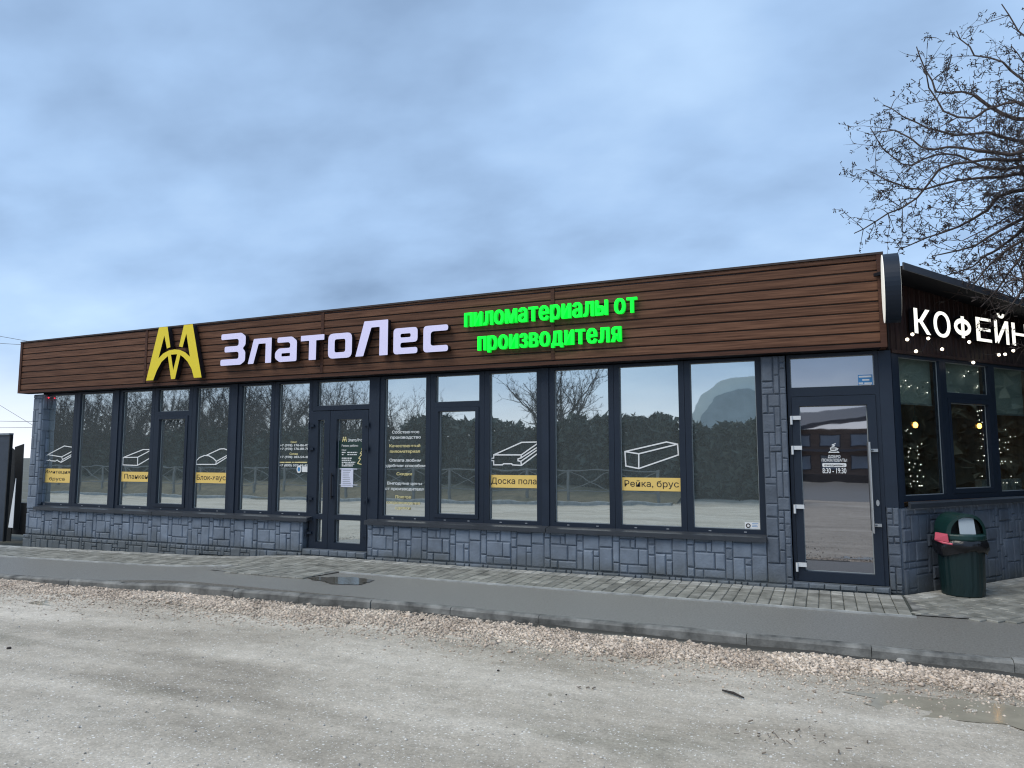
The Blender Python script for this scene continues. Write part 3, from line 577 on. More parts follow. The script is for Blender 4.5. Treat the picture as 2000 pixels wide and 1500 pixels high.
mb = MB(); slab(mb, [[(.528+.017*math.cos(t/12*6.283), .985+.036*math.sin(t/12*6.283)) for t in range(12)]], -.088, -.076); mb.build('lock', ['steel', 'steel'], cd)
st = MB(); st.box(-.384, .608, -0.135, 0.05, -.1, .072); stp = st.build('threshold', 'stone_bed', B)
for k in range(6): v, f = stone_geo(-.38+k*.163, 0.004, .163, .066, lambda x, o, z: (x, -0.135-o, z), random.Random(k+60)); mb = MB(); mb.add(v, f); mb.build('stone', 'stone', stp)
# corner column of two boards
mb = MB(); mb.box(.604, .735, -.055, .045, .942, 2.70); mb.build('column', 'board', B)
mb = MB(); mb.box(0.012, .105, -.12, -.004, .93, 2.68, 0, lambda s, o, z: CW(s, o, z)); mb.build('column', 'board', B)
# fascia: core, planks, joint strips, edge trims
FY = -0.27
core = MB(); core.box(-14.20, 0.645, FY+.012, -.072, 2.735, 3.66); core.box(-14.20, 0.60, -.071, .05, 2.735, 3.30); FAS = core.build('fascia', 'plank_gap', B)
sof = MB(); sof.box(-14.20, 0.64, FY+.012, -.052, 2.712, 2.733); sof.build('soffit', 'soffit', B)
jx = [-14.215, -10.83, -7.03, -3.25, 0.655]
ztop = lambda x: 3.715+0.07*(x+14.2)/14.9
z0s = [2.775+0.1163*k for k in range(9)]
for p in range(4):
    a, b_ = jx[p]+(.028 if p else .03), jx[p+1]-(.028 if p < 3 else .03)
    for r in range(9):
        z0 = z0s[r]; 
        if r < 8: z1a = z1b = z0+0.1163-0.013
        else: z1a, z1b = ztop(a)-.02, ztop(b_)-.02
        if z1b-z0 < 0.008: continue
        z1a = max(z1a, z0+.004); mb = MB(); y0 = FY-random.uniform(0, .002); c = min(.006, (z1a-z0)*.3)
        pts = [(z0, 1, y0+.011), (z0+c, 1, y0), (None, -c, y0), (None, 0, y0+.011)]
        v = []
        for x, zt in ((a, z1a), (b_, z1b)): v += [(x, y0+.011, z0), (x, y0, z0+c), (x, y0, zt-c), (x, y0+.011, zt)]
        mb.add(v, [(0, 4, 5, 1), (1, 5, 6, 2), (2, 6, 7, 3), (0, 1, 2, 3), (7, 6, 5, 4)]); mb.build('plank', 'plank', FAS)
for p in (1, 2, 3): mb = MB(); mb.box(jx[p]-.026, jx[p]+.026, FY-.010, FY+.011, 2.776, ztop(jx[p])-.022); mb.build('joint_strip', 'plank_trim', FAS)
mb = MB(); mb.box(-14.215, 0.66, FY-.014, FY+.0115, 2.712, 2.758); mb.build('lower_trim', 'plank_trim', FAS)
for x0, x1 in ((-14.245, -14.186), (0.626, 0.690)): mb = MB(); mb.box(x0, x1, FY-.016, .04 if x0 > 0 else FY+.2, 2.712 if x0 < 0 else 2.711, ztop(x0)-.021); mb.build('end_trim', 'plank_trim', FAS)
mb = MB(); v = []
for x in (-14.25, 0.695): z = ztop(x); v += [(x, FY-.020, z-.021), (x, FY-.020, z+.004), (x, .06, z+.004), (x, .06, z-.021)]
mb.add(v, [(0, 4, 5, 1), (1, 5, 6, 2), (2, 6, 7, 3), (3, 7, 4, 0), (0, 1, 2, 3), (7, 6, 5, 4)]); mb.build('coping', 'cap', FAS)
# cafe side: windows, fascia of upright planks, eave
def cbox(mb, s0, s1, o0, o1, z0, z1, mi=0): return mb.box(s0, s1, o0, o1, z0, z1, mi, lambda s, o, z: CW(s, o, z))
TG = lambda s, y, z: CW(s, -y, z)
def cwin(s0, s1, g0, g1, z0, z1, trans=None):
    mb = MB(); cbox(mb, s0, g0, -.09, -.01, .995, 2.69); cbox(mb, g1, s1, -.09, -.01, .995, 2.69); cbox(mb, g0, g1, -.09, -.01, .995, z0); cbox(mb, g0, g1, -.09, -.01, z1, 2.69)
    if trans: cbox(mb, g0, g1, -.09, -.01, trans[0], trans[1])
    if trans: mb.ring(g0+.002, g1-.002, z0+.002, trans[0]-.002, .055, .004, .085, 0, TG)
    o = mb.build('window', 'frame', B)
    if trans: pane_of(o, g0, g1, trans[1], z1, 'cafeglass', TG, True, .05); pane_of(o, g0+.057, g1-.057, z0+.057, trans[0]-.06, 'cafeglass', TG, True, .05)
    else: pane_of(o, g0, g1, z0, z1, 'cafeglass', TG, True, .05)
cwin(.107, 1.01, .15, .945, 1.06, 2.64); cwin(1.012, 2.075, 1.075, 2.01, 1.06, 2.64, (2.205, 2.27)); cwin(2.077, 3.10, 2.14, 3.04, 1.06, 2.64); cwin(3.102, 4.6, 3.17, 4.5, 1.06, 2.64)
zt_ = lambda s, o: 3.575-.045*s-.22*o-.05*o*s
core = MB(); v = []
for s in (-.02, 5.0): v += [CW(s, -.16, 2.705), CW(s, -.012, 2.705), CW(s, -.012, zt_(s, 0)-.004), CW(s, -.16, zt_(s, 0)-.004)]
core.add(v, [(0, 4, 5, 1), (1, 5, 6, 2), (2, 6, 7, 3), (3, 7, 4, 0), (0, 1, 2, 3), (7, 6, 5, 4)]); CF = core.build('cafe_fascia', 'plank_gap', B)
for k in range(44):
    s = 0.0+k*.1; mb = MB(); z1 = zt_(s+.1, 0)-.006; pr = [(s+.004, -.012), (s+.012, .004), (s+.084, .004), (s+.092, -.012)]
    mb.add([CW(a, o, z) for z in (2.715, z1) for a, o in pr], [(i, i+1, i+5, i+4) for i in range(3)]); mb.build('plank', 'cafeplank', CF)
mb = MB(); cbox(mb, 0.0, 4.6, -.008, .014, 2.675, 2.714); mb.build('lower_trim', 'cafeplank', CF)
rf = MB(); v = []
for s, o in ((-.36, .42), (5.3, .42), (5.3, -3.6), (.42, -3.6)): v.append(CW(s, o, zt_(s, o) if o > 0 else 3.57-.048*s+.05))
rf.add([p for p in v]+[(p[0], p[1], p[2]+.035) for p in v], [(0, 3, 2, 1), (4, 5, 6, 7)]+[(i, (i+1) % 4, (i+1) % 4+4, i+4) for i in range(4)])
RF = rf.build('roof', 'soffit', B); RF['label'] = 'dark sloping eave over the cafe side'
ea = MB(); v = []
for s in (-.37, 5.31): z = zt_(s, .42); v += [CW(s, .421, z-.012), CW(s, .436, z-.012), CW(s, .436, z+.066), CW(s, .421, z+.066)]
ea.add(v, [(0, 4, 5, 1), (1, 5, 6, 2), (2, 6, 7, 3), (3, 7, 4, 0), (0, 1, 2, 3), (7, 6, 5, 4)]); ea.build('eave_trim', 'darkroof', RF)
# cafe room
rm = MB(); fl = [(.56, .10), (.80, .10), (3.72, 3.9), (.56, 5.9)]
rm.add([(x, y, .10) for x, y in fl], [(0, 1, 2, 3)], 1); rm.add([(x, y, 2.72) for x, y in fl], [(3, 2, 1, 0)], 0)
rm.add([(3.72, 3.9, .1), (.56, 5.9, .1), (.56, 5.9, 2.72), (3.72, 3.9, 2.72)], [(0, 1, 2, 3)], 2); rm.add([(.552, 5.9, .1), (.552, .1, .1), (.552, .1, 2.72), (.552, 5.9, 2.72)], [(0, 1, 2, 3)], 0)
rm.build('cafe_room', ['wallin', 'floorin', 'warmwood'], B)
mb = MB(); cbox(mb, 0.1, 4.6, -.42, -.17, .93, .965); mb.build('window_ledge', 'warmwood', B)
for (s0, s1, z, lab) in ((.13, .965, 2.13, 'pale roller blind pulled a third down behind the cafe window by the corner'), (1.05, 2.03, 2.18, 'pale roller blind behind the small upper pane of the cafe window'), (2.12, 3.06, 2.06, 'pale roller blind behind the right hand cafe window')):
    t = thing('roller_blind', lab, 'blind', CW((s0+s1)/2, -.16, z), 'roller blinds in the cafe windows'); mb = MB(); cbox(mb, s0, s1, -.142, -.138, z, 2.66); mb.build('fabric', 'blind', t); mb = MB(); cbox(mb, s0, s1, -.148, -.132, z-.022, z-.001); mb.build('bottom_rail', 'gasket', t)

# ------------------------------------------------------------------ signs on the fascia
LOGO = [[(-10.66, 2.8), (-10.41, 3.71), (-10.21, 3.71), (-10.12, 3.35), (-10.2, 3.33), (-10.275, 3.56), (-10.39, 3.17), (-10.28, 3.25), (-10.15, 3.295), (-10.02, 3.305), (-9.9, 3.29), (-9.77, 3.24), (-9.66, 3.16), (-9.765, 3.56), (-9.84, 3.33), (-9.92, 3.35), (-9.83, 3.71), (-9.63, 3.71), (-9.38, 2.8), (-9.55, 2.8), (-9.61, 2.95), (-9.71, 3.08), (-9.81, 3.16), (-9.88, 3.20), (-9.98, 2.80), (-10.07, 2.80), (-10.17, 3.2), (-10.31, 3.11), (-10.41, 2.97), (-10.49, 2.8)], [(-10.1, 3.22), (-9.955, 3.22), (-10.03, 2.95)]]
SH = thing('shop_sign', 'yellow arch emblem and lavender white channel letters ЗлатоЛес on the brown fascia', 'sign', (-7.7, FY-.03, 2.8))
mb = MB(); slab(mb, LOGO, -0.385, -0.300); mb.build('emblem', ['yellowface', 'black'], SH)
LET = {'З': ([[(-8.98, 3.49), (-8.55, 3.49), (-8.46, 3.43), (-8.46, 3.29), (-8.52, 3.235), (-8.46, 3.18), (-8.46, 3.03), (-8.55, 2.97), (-8.98, 2.97), (-8.98, 3.07), (-8.62, 3.07), (-8.6, 3.09), (-8.6, 3.165), (-8.63, 3.185), (-8.9, 3.185), (-8.9, 3.28), (-8.63, 3.28), (-8.605, 3.30), (-8.605, 3.37), (-8.63, 3.395), (-8.98, 3.395)]], .03),
 'л': ([[(-8.4, 2.97), (-8.29, 3.37), (-7.925, 3.37), (-7.925, 2.97), (-8.045, 2.97), (-8.045, 3.285), (-8.19, 3.285), (-8.285, 2.97)]], .012),
 'а': ([[(-7.81, 3.36), (-7.52, 3.36), (-7.425, 3.29), (-7.425, 2.97), (-7.76, 2.97), (-7.85, 3.03), (-7.85, 3.125), (-7.78, 3.185), (-7.555, 3.185), (-7.555, 3.25), (-7.585, 3.275), (-7.81, 3.275)], [(-7.72, 3.105), (-7.555, 3.105), (-7.555, 3.055), (-7.72, 3.055)]], .03),
 'т': ([[(-7.35, 3.355), (-6.905, 3.355), (-6.905, 3.27), (-7.055, 3.27), (-7.055, 2.97), (-7.19, 2.97), (-7.19, 3.27), (-7.35, 3.27)]], .01),
 'о': ([[(-6.83, 3.35), (-6.395, 3.35), (-6.395, 2.97), (-6.83, 2.97)], [(-6.71, 3.26), (-6.515, 3.26), (-6.515, 3.06), (-6.71, 3.06)]], .09),
 'Л': ([[(-6.33, 2.975), (-6.18, 3.495), (-5.765, 3.495), (-5.765, 2.97), (-5.91, 2.97), (-5.91, 3.395), (-6.055, 3.395), (-6.19, 2.975)]], .012),
 'е': ([[(-5.67, 3.35), (-5.265, 3.35), (-5.265, 3.135), (-5.55, 3.135), (-5.55, 3.06), (-5.265, 3.06), (-5.265, 2.97), (-5.67, 2.97)], [(-5.55, 3.265), (-5.38, 3.265), (-5.38, 3.21), (-5.55, 3.21)]], .06),
 'с': ([[(-5.17, 3.35), (-4.77, 3.35), (-4.77, 3.265), (-5.02, 3.265), (-5.05, 3.24), (-5.05, 3.08), (-5.02, 3.06), (-4.77, 3.06), (-4.77, 2.97), (-5.17, 2.97)]], .06)}
for ch, (loops, r) in LET.items():
    mb = MB(); slab(mb, [fillet(l, r if i == 0 else r*.4) for i, l in enumerate(loops)], -0.385, -0.305); mb.build('letter', ['lav', 'black'], SH)
GS = thing('slogan_sign', 'two lines of glowing green letters пиломатериалы от производителя on the fascia', 'sign', (-3.3, FY-.03, 2.93))
def fat_word(words, x0, x1, zb, xh, rise, par, matn, y, depth, off, T=None, gap=.035, space=.26, name='letter', desc=.45, smear=.011):
    items = []; pos = 0; ref = glyphs('п', off)[0]; s0 = xh/(ref[:, 1].max()-ref[:, 1].min()); base = ref[:, 1].min()
    for ch in words:
        if ch == ' ': pos += space; continue
        v, f = glyphs(ch, off, .05); wd = v[:, 0].max()-v[:, 0].min(); items.append((v, f, pos-v[:, 0].min())); pos += wd+gap
    k = (x1-x0)/(pos-gap); T = T or (lambda a, b_, c: (a, b_, c))
    for v, f, p in items:
        X = x0+(v[:, 0]+p)*k; yy = v[:, 1]-base; yy = np.where(yy < -1e-4, yy*desc, yy); Z = zb+yy*s0+rise*(X-x0); D = y-np.sign(v[:, 2])*depth/2
        mb = MB()
        for c_, sh in enumerate((-1, 0, 1)):          # heavy stems: the glyph run sideways
            for q_, m_ in ((0, [q for q in f if all(v[i, 2] > .04 for i in q)]), (1, [q for q in f if not all(v[i, 2] > .04 for i in q)])):
                mb.add([T(a+sh*smear, b_+c_*.0012, c) for a, b_, c in zip(X, D, Z)], m_, q_)
        mb.build(name, matn, par)
fat_word('пиломатериалы от', -4.53, -2.10, 3.30, .195, 0.006, GS, ['green', 'greenside'], -.325, .05, .006, gap=.135, smear=.0085)
fat_word('производителя', -4.32, -2.31, 2.955, .195, 0.0, GS, ['green', 'greenside'], -.325, .05, .006, gap=.135, smear=.0085)
CS = thing('cafe_sign', 'white glowing capital letters КОФЕЙНЯ on the dark upright planks', 'sign', CW(1.7, .05, 2.94))
for ch, pa, pb, pt, pd in (('К', 1784, 1816, 603.5, 652), ('О', 1822, 1855, 609, 658), ('Ф', 1862, 1898, 615, 662.5), ('Е', 1905, 1935, 621, 667), ('Й', 1941, 1969, 626, 671.5), ('Н', 1975, 2006, 632, 676), ('Я', 2012, 2042, 637, 681)):
    if ch == 'Ф':
        (sa, zt), (sb, zd) = CP(pa, pt, .1), CP(pb, pd, .1); zm, sm_ = (zt+zd)/2, (sa+sb)/2; el_ = lambda rx, rz: [(sm_+rx*math.cos(k*.2618), zm+rz*math.sin(k*.2618)) for k in range(24)]
        mb = MB(); TQ = lambda x, y, z: CW(x, -y, z); slab(mb, [el_((sb-sa)/2, (zt-zd)*.40), el_((sb-sa)/2-.068, (zt-zd)*.40-.058)], -.1, -.04, TQ); slab(mb, [[(sm_-.034, zd), (sm_+.034, zd), (sm_+.034, zt), (sm_-.034, zt)]], -.102, -.041, TQ); mb.build('letter', ['lit', 'black'], CS); continue
    off = .004; v, f = glyphs(ch, off, .05); H_ = glyphs('Н', off, .05)[0]; zr = H_[:, 1].max()-H_[:, 1].min(); zb = H_[:, 1].min(); sm = .007 if ch == 'Ф' else .011
    s0, z1 = CP(pa, pt, .1); s1, _ = CP(pb, pt, .1); z0 = CP((pa+pb)/2, pd, .1)[1]; z1 = CP((pa+pb)/2, pt, .1)[1]; s0 += sm; s1 -= sm
    X = s0+(v[:, 0]-v[:, 0].min())/(v[:, 0].max()-v[:, 0].min())*(s1-s0); Z = z0+(v[:, 1]-zb)/zr*(z1-z0); O = .07+np.sign(v[:, 2])*.03; mb = MB()
    for c_, sh in enumerate((-1, 0, 1)):
        for q_, m_ in ((0, [q for q in f if all(v[i, 2] > .04 for i in q)]), (1, [q for q in f if not all(v[i, 2] > .04 for i in q)])): mb.add([CW(a+sh*sm, o-c_*.0012, z) for a, o, z in zip(X, O, Z)], m_, q_)
    mb.build('letter', ['lit', 'black'], CS)
# round projecting light box at the corner of the fascia
LB = thing('light_box', 'round projecting light box with white face and navy rim at the fascia corner', 'light box', (.76, FY, 3.28))
DC = Vector((0.715, -0.66, 3.282)); rr = .368
def disc(mb, x0, x1, r, n=48, mi=0, cap=True):
    v = [(x+.038*r*math.cos(2*math.pi*k/n), DC.y+r*math.cos(2*math.pi*k/n), DC.z+r*math.sin(2*math.pi*k/n)) for x in (x0, x1) for k in range(n)]
    mb.add(v, [(k, (k+1) % n, n+(k+1) % n, n+k) for k in range(n)]+([tuple(range(n)), tuple(reversed(range(n, 2*n)))] if cap else []), mi)
mb = MB(); disc(mb, .652, .800, rr); mb.build('rim', 'navy', LB, smooth=False)
mb = MB(); disc(mb, .645, .6515, rr*.985); mb.build('face', 'disc_face', LB); mb = MB(); disc(mb, .8005, .803, rr*.93); mb.build('face', 'disc_face', LB)
mb = MB(); mb.box(.70, .74, FY-.06, FY-.016, 3.16, 3.40); mb.build('bracket', 'navy', LB)
# string of festoon bulbs in front of the cafe fascia
SL = thing('string_lights', 'loose string of glowing warm globe bulbs hanging before the cafe fascia', 'string lights', CW(1.5, .2, 2.8))
bl = [CP(a, b_, .17) for a, b_ in ((1772, 663), (1782, 653), (1813, 661), (1789, 686), (1840, 682), (1901, 708), (1951, 693), (1963, 692), (1979, 685), (1893, 668))]
pts3 = [Vector(CW(s, .17, z)) for s, z in bl]
for p in pts3: mb = MB(); mb.ball(p, .019, 10); mb.build('bulb', 'bulb', SL, smooth=True)
order = [0, 1, 3, 2, 4, 5, 9, 6, 7, 8]; cab = MB()
for a, b_ in zip(order[:-1], order[1:]):
    p, q = pts3[a]+Vector((0, 0, .03)), pts3[b_]+Vector((0, 0, .03)); cab.tube([p.lerp(q, t)-Vector((0, 0, .10*math.sin(math.pi*t))) for t in (0, .25, .5, .75, 1)], .003, 4)
cab.build('cable', 'black', SL)
# pendants, fairy lights and added pane glints inside the cafe
for (px, py, Y, lab) in ((1788, 830, 1.5, 'amber pendant bulb glowing behind the cafe window by the corner'), (1913, 832, 3.2, 'amber pendant bulb glowing behind the middle cafe window')):
    p = P(px, py, Y); t = thing('pendant_lamp', lab, 'lamp', p, 'amber pendants in the cafe'); mb = MB(); mb.ball(p, .030, 10, 0, 1.3); mb.build('bulb', 'amber', t, smooth=True); mb = MB(); mb.tube([p+Vector((0, 0, .06)), (p.x, p.y, 2.70)], .005, 5); mb.lathe((p.x, p.y, p.z+.05), [(.03, 0), (.03, .05), (.008, .07)], 10); mb.build('cord', 'black', t)
FL = thing('fairy_lights', 'tiny white fairy lights strung inside the cafe windows, plus glowing points added as pane glints', 'fairy lights', CW(1.5, -.3, 1.3))
rng = random.Random(3); fb = MB()
for k in range(120):
    s = rng.choice([rng.uniform(.25, .95), rng.uniform(2.2, 3.0)]); base = 2.1-(s % 1.1)*.5; z = max(1.15, min(2.1, rng.gauss(base-.25, .26))); fb.ball(CW(s, -.22-rng.random()*.12, z), .0032+rng.random()*.003, 5)
for k in range(18): s = rng.choice([rng.uniform(.2, .9), rng.uniform(1.12, 1.98)]); fb.ball(CW(s, -.11, rng.uniform(2.2, 2.6)), .003+rng.random()*.004, 5)  # glowing points added to stand for glints reflected in the upper panes
tag(fb.build('light_and_glint_points', 'fairy', FL), kind='stuff')
fc = MB(); prev = None
for k in range(40):
    s = .2+.75*(k/39); p = Vector(CW(s, -.25, 2.05-.9*(k/39)+.12*math.sin(k*1.1)))
    if prev: fc.tube([prev, p], .002, 3)
    prev = p
fc.build('cable', 'black', FL)
po = thing('white_pot', 'white plant pot on the ledge inside the corner cafe window', 'pot', CW(.22, -.28, .966)); mb = MB(); mb.lathe(CW(.22, -.28, .966), [(.001, 0), (.045, 0), (.062, .15), (.054, .15), (.048, .02)], 18); mb.build('pot', 'whiteplastic', po, smooth=True)
bk = thing('white_planter', 'pale ribbed box on the ledge inside the right hand cafe window', 'box', CW(2.6, -.3, .966)); mb = MB()
for k in range(14): cbox(mb, 2.15+k*.07, 2.212+k*.07, -.33, -.25, .966, 1.20)
mb.build('slat_front', 'edging', bk)
rl = MB(); p = P(98, 776, -.03); rl.ball((p.x, p.y-.03, p.z-.01), .014, 8); tag(rl.build('red_light', 'red'), 'tiny red light in the top corner of the leftmost window', 'light')

# ------------------------------------------------------------------ stickers and lettering on the glass
SY = -0.004
def pq(px, py): q = P(px, py, 0); return (q.x, q.z)
def label_sticker(name, lab, quad, lines, draw, org, sc):
    q = [pq(*p) for p in quad]; x0, x1 = (q[0][0]+q[3][0])/2, (q[1][0]+q[2][0])/2; z1, z0 = (q[0][1]+q[1][1])/2, (q[2][1]+q[3][1])/2
    t = thing(name, lab, 'sticker', ((x0+x1)/2, SY, z0), 'timber stickers on the shop windows'); mb = MB(); rect(mb, x0, x1, z0, z1, SY); mb.build('label_panel', 'label', t)
    mb = MB(); n = len(lines)
    for i, (s, fr_) in enumerate(lines):
        xm, hw_ = (x0+x1)/2, (x1-x0)/2*fr_; zc_ = z1-(z1-z0)*(i+.5)/n; text(mb, s, xm-hw_, xm+hw_, zc_+.004, (z1-z0)/n*.46, SY-.002, None, 0, .004)
    mb.build('lettering', 'ink', t); mb = MB()
    for pl_ in draw: stroke(mb, [pq(org[0]+a/sc, org[1]+b_/sc) for a, b_ in pl_], .017, lambda x, y, z: (x, y, z), 0, SY-.001)
    mb.build('outline_drawing', 'white', t)
O1, S1 = (70, 840), 5.0; O2, S2 = (850, 540), 2.778
label_sticker('window_sticker', 'yellow sticker reading Имитация бруса under a board drawing, leftmost window', [(83, 916), (142.5, 914.6), (142, 942), (82, 943)], [('Имитация', .82), ('бруса', .50)],
  [[(378, 170), (280, 155), (118, 240), (80, 275), (85, 290), (125, 298), (135, 290), (150, 300), (195, 303), (210, 292), (225, 305), (250, 315), (375, 242)], [(118, 240), (255, 262), (378, 196)], [(255, 262), (262, 288), (250, 315)], [(262, 288), (376, 226)]], O1, S1)
label_sticker('window_sticker', 'yellow sticker reading Планкен under a plain plank drawing', [(238, 921.5), (295.4, 921.5), (294.7, 941), (237, 940.6)], [('Планкен', .80)],
  [[(852, 340), (855, 268), (1050, 190), (1138, 190), (997, 265), (855, 268)], [(852, 340), (995, 345), (1135, 262)], [(997, 265), (995, 345)]], O1, S1)
label_sticker('window_sticker', 'yellow sticker reading Блок-хаус under a half round log drawing', [(380.7, 923), (446, 923), (445.6, 944), (380, 943.4)], [('Блок-хаус', .86)],
  [[(1890, 212), (1875, 195), (1840, 182), (1800, 185), (1670, 245)], [(1568, 335), (1570, 300), (1600, 268), (1650, 248), (1690, 250), (1735, 275), (1765, 305), (1760, 335), (1568, 335)], [(1765, 305), (1890, 236)], [(1760, 335), (1890, 252)]], O1, S1)
label_sticker('window_sticker', 'yellow sticker reading Доска пола under a tongue and groove board drawing', [(957, 927), (1051, 928.8), (1051, 953.3), (957, 952.2)], [('Доска пола', .94)],
  [[(318, 968), (318, 985), (302, 988), (302, 998), (318, 1000), (318, 1022), (365, 1022), (372, 1016), (415, 1016), (420, 1022), (468, 1025), (556, 960)], [(318, 968), (468, 968), (556, 906)], [(318, 968), (470, 900), (556, 898)], [(468, 968), (466, 985), (450, 990), (450, 1000), (466, 1003), (468, 1025)], [(466, 985), (556, 926)], [(466, 1003), (556, 940)]], O2, S2)
label_sticker('window_sticker', 'yellow sticker reading Рейка, брус under a square beam drawing', [(1214, 931.7), (1331.7, 934.2), (1332.4, 959.4), (1214.7, 958.3)], [('Рейка, брус', .90)],
  [[(1030, 950), (1255, 898), (1315, 910), (1320, 968), (1105, 1042), (1035, 1028), (1030, 950), (1105, 962), (1315, 910)], [(1105, 962), (1105, 1042)]], O2, S2)
def print_block(name, lab, lines, y=SY, origin=None):
    t = thing(name, lab, 'lettering', origin or (pq(lines[0][1], lines[0][3])[0], y, pq(lines[-1][1], lines[-1][3])[1]))
    for i, (s, a, b_, py, h, mk) in enumerate(lines):
        x0, zc_ = pq(a, py); x1 = pq(b_, py)[0]; mb = MB(); text(mb, s, x0, x1, zc_, h, y-.0006*(i+1), None, 0, .010); mb.build('text_line', mk, t)
    return t
print_block('window_lettering', 'white and cream lines from Собственное производство down to сделки on the glass right of the shop door',
 [('Собственное', 766, 819, 844.3, .041, 'white'), ('производство', 763, 822, 854.5, .041, 'white'), ('Качественный', 761, 821, 871, .041, 'cream'), ('пиломатериал', 762, 820.5, 881.7, .041, 'cream'), ('Оплата любым', 761, 822, 899, .041, 'white'), ('удобным способом', 752.6, 831, 909.4, .041, 'white'),
  ('Скидки', 775, 805, 925.5, .041, 'cream'), ('Выгодные цены', 757, 824, 943.7, .041, 'white'), ('от производителя', 752.6, 828, 954.2, .041, 'white'), ('Полное', 773, 803, 970.3, .041, 'cream'), ('сопровождение', 755, 821, 981, .041, 'cream'), ('сделки', 772, 802, 991.6, .041, 'cream')])
t = print_block('phone_lettering', 'white telephone numbers with cream headings on the glass left of the shop door',
 [('Офис', 568, 580, 863.6, .032, 'cream'), ('+7 (978) 176-86-02', 547, 603.5, 870, .034, 'white'), ('+7 (978) 176-88-78', 547, 603.5, 876.8, .034, 'white'), ('Склад', 566, 582, 886.4, .032, 'cream'), ('+7 (978) 183-54-48', 547, 603.5, 892.6, .034, 'white'), ('+7 (800) 507-46-45', 546, 602, 908.8, .034, 'white')])
mb = MB()
for a, b_ in ((546.5, 556), (557.5, 569), (570.5, 574), (575.5, 600)): x0, z0 = pq(a, 904); x1, z1 = pq(b_, 902); rect(mb, x0, x1, z0, z1, SY)
mb.build('small_print', 'cream', t)
cd_ = thing('info_sticker', 'round pale blue badge and a white card below the telephone numbers', 'sticker', P(592, 920, -.006)); mb = MB(); c = pq(584.5, 916.5); slab(mb, [[(c[0]+.046*math.cos(k*.3142), c[1]+.06*math.sin(k*.3142)) for k in range(20)]], SY-.004, SY-.001); mb.build('badge', ['white', 'white'], cd_)
mb = MB(); slab(mb, [[(c[0]+.026*math.cos(k*.3142), c[1]+.034*math.sin(k*.3142)) for k in range(20)]], SY-.006, SY-.0045); mb.build('badge_centre', ['blue', 'blue'], cd_)
mb = MB(); a, b_ = pq(590.5, 911), pq(602, 922); rect(mb, a[0], b_[0], b_[1], a[1], SY-.002); mb.build('card', 'white', cd_)
# shop door: poster, notice
DP = thing('door_poster', 'dark green opening hours poster with a cream half fir tree on the shop door glass', 'poster', P(686, 912, -.004)); mb = MB(); a, b_ = pq(660, 861), pq(711, 914); rect(mb, a[0], b_[0], b_[1], a[1], SY); mb.build('sheet', 'darkgreen', DP)
mb = MB(); text(mb, 'ЗлатоЛес', *[pq(x, 860)[0] for x in (680, 708)], pq(680, 860)[1], .040, SY-.002, None, 0, .015); text(mb, 'Режим работы:', *[pq(x, 870)[0] for x in (668, 700)], pq(680, 870.5)[1], .030, SY-.002, None, 0, .012)
text(mb, 'Офис', *[pq(x, 870)[0] for x in (668, 677)], pq(680, 879)[1], .026, SY-.002); mb.build('lettering', 'white', DP)
mb = MB()
for py, segs in ((883.8, ((668, 676), (679, 699))), (888, ((668, 673), (679, 698))), (895, ((668, 689),)), (899, ((668, 687),)), (903, ((668, 695),)), (906.5, ((668, 672), (674, 693))), (910, ((668, 690),))):
    for s0, s1 in segs:
        x_ = s0
        while x_ < s1-1: w_ = min(s1-x_, random.uniform(2, 5)); a, b_ = pq(x_, py-1.1), pq(x_+w_-.8, py+.9); rect(mb, a[0], b_[0], b_[1], a[1], SY-.002); x_ += w_
mb.build('small_print', 'white', DP)
mb = MB(); tr = [(880, 425), (855, 470), (866, 474), (842, 512), (860, 516), (828, 556), (846, 562), (818, 605), (874, 620), (872, 650)]; stroke(mb, [pq(530+a/4.838, 780+b_/4.838) for a, b_ in tr], .014, lambda x, y, z: (x, y, z), 0, SY-.003); k_ = 4.838
mb.build('fir_outline', 'cream', DP); mb = MB()
for l in LOGO[:1]: slab(mb, [[(pq(669, 860)[0]+(x+10.66)*.066, pq(669, 863)[1]+(z-2.8)*.085) for x, z in l]], SY-.004, SY-.002, None, 0, 0)
mb.build('emblem', 'cream', DP)
NT = thing('paper_notice', 'white paper notice taped to the shop door glass', 'notice', P(679, 951, -.01)); mb = MB(); a, b_ = pq(667.5, 914.5), pq(690, 951.5); rect(mb, a[0], b_[0], b_[1], a[1], SY-.006); mb.build('sheet', 'paper', NT); mb = MB()
for k in range(9): z = a[1]-.03-.028*k; rect(mb, a[0]+.03, b_[0]-.03-random.random()*.05, z-.006, z+.003, SY-.008)
mb.build('small_print', 'greytext', NT); mb = MB()
for py in (916, 947): c, d = pq(664.5, py-1), pq(698.5, py+.8); rect(mb, c[0], d[0], d[1], c[1], SY-.010)
mb.build('tape', 'paper', NT)
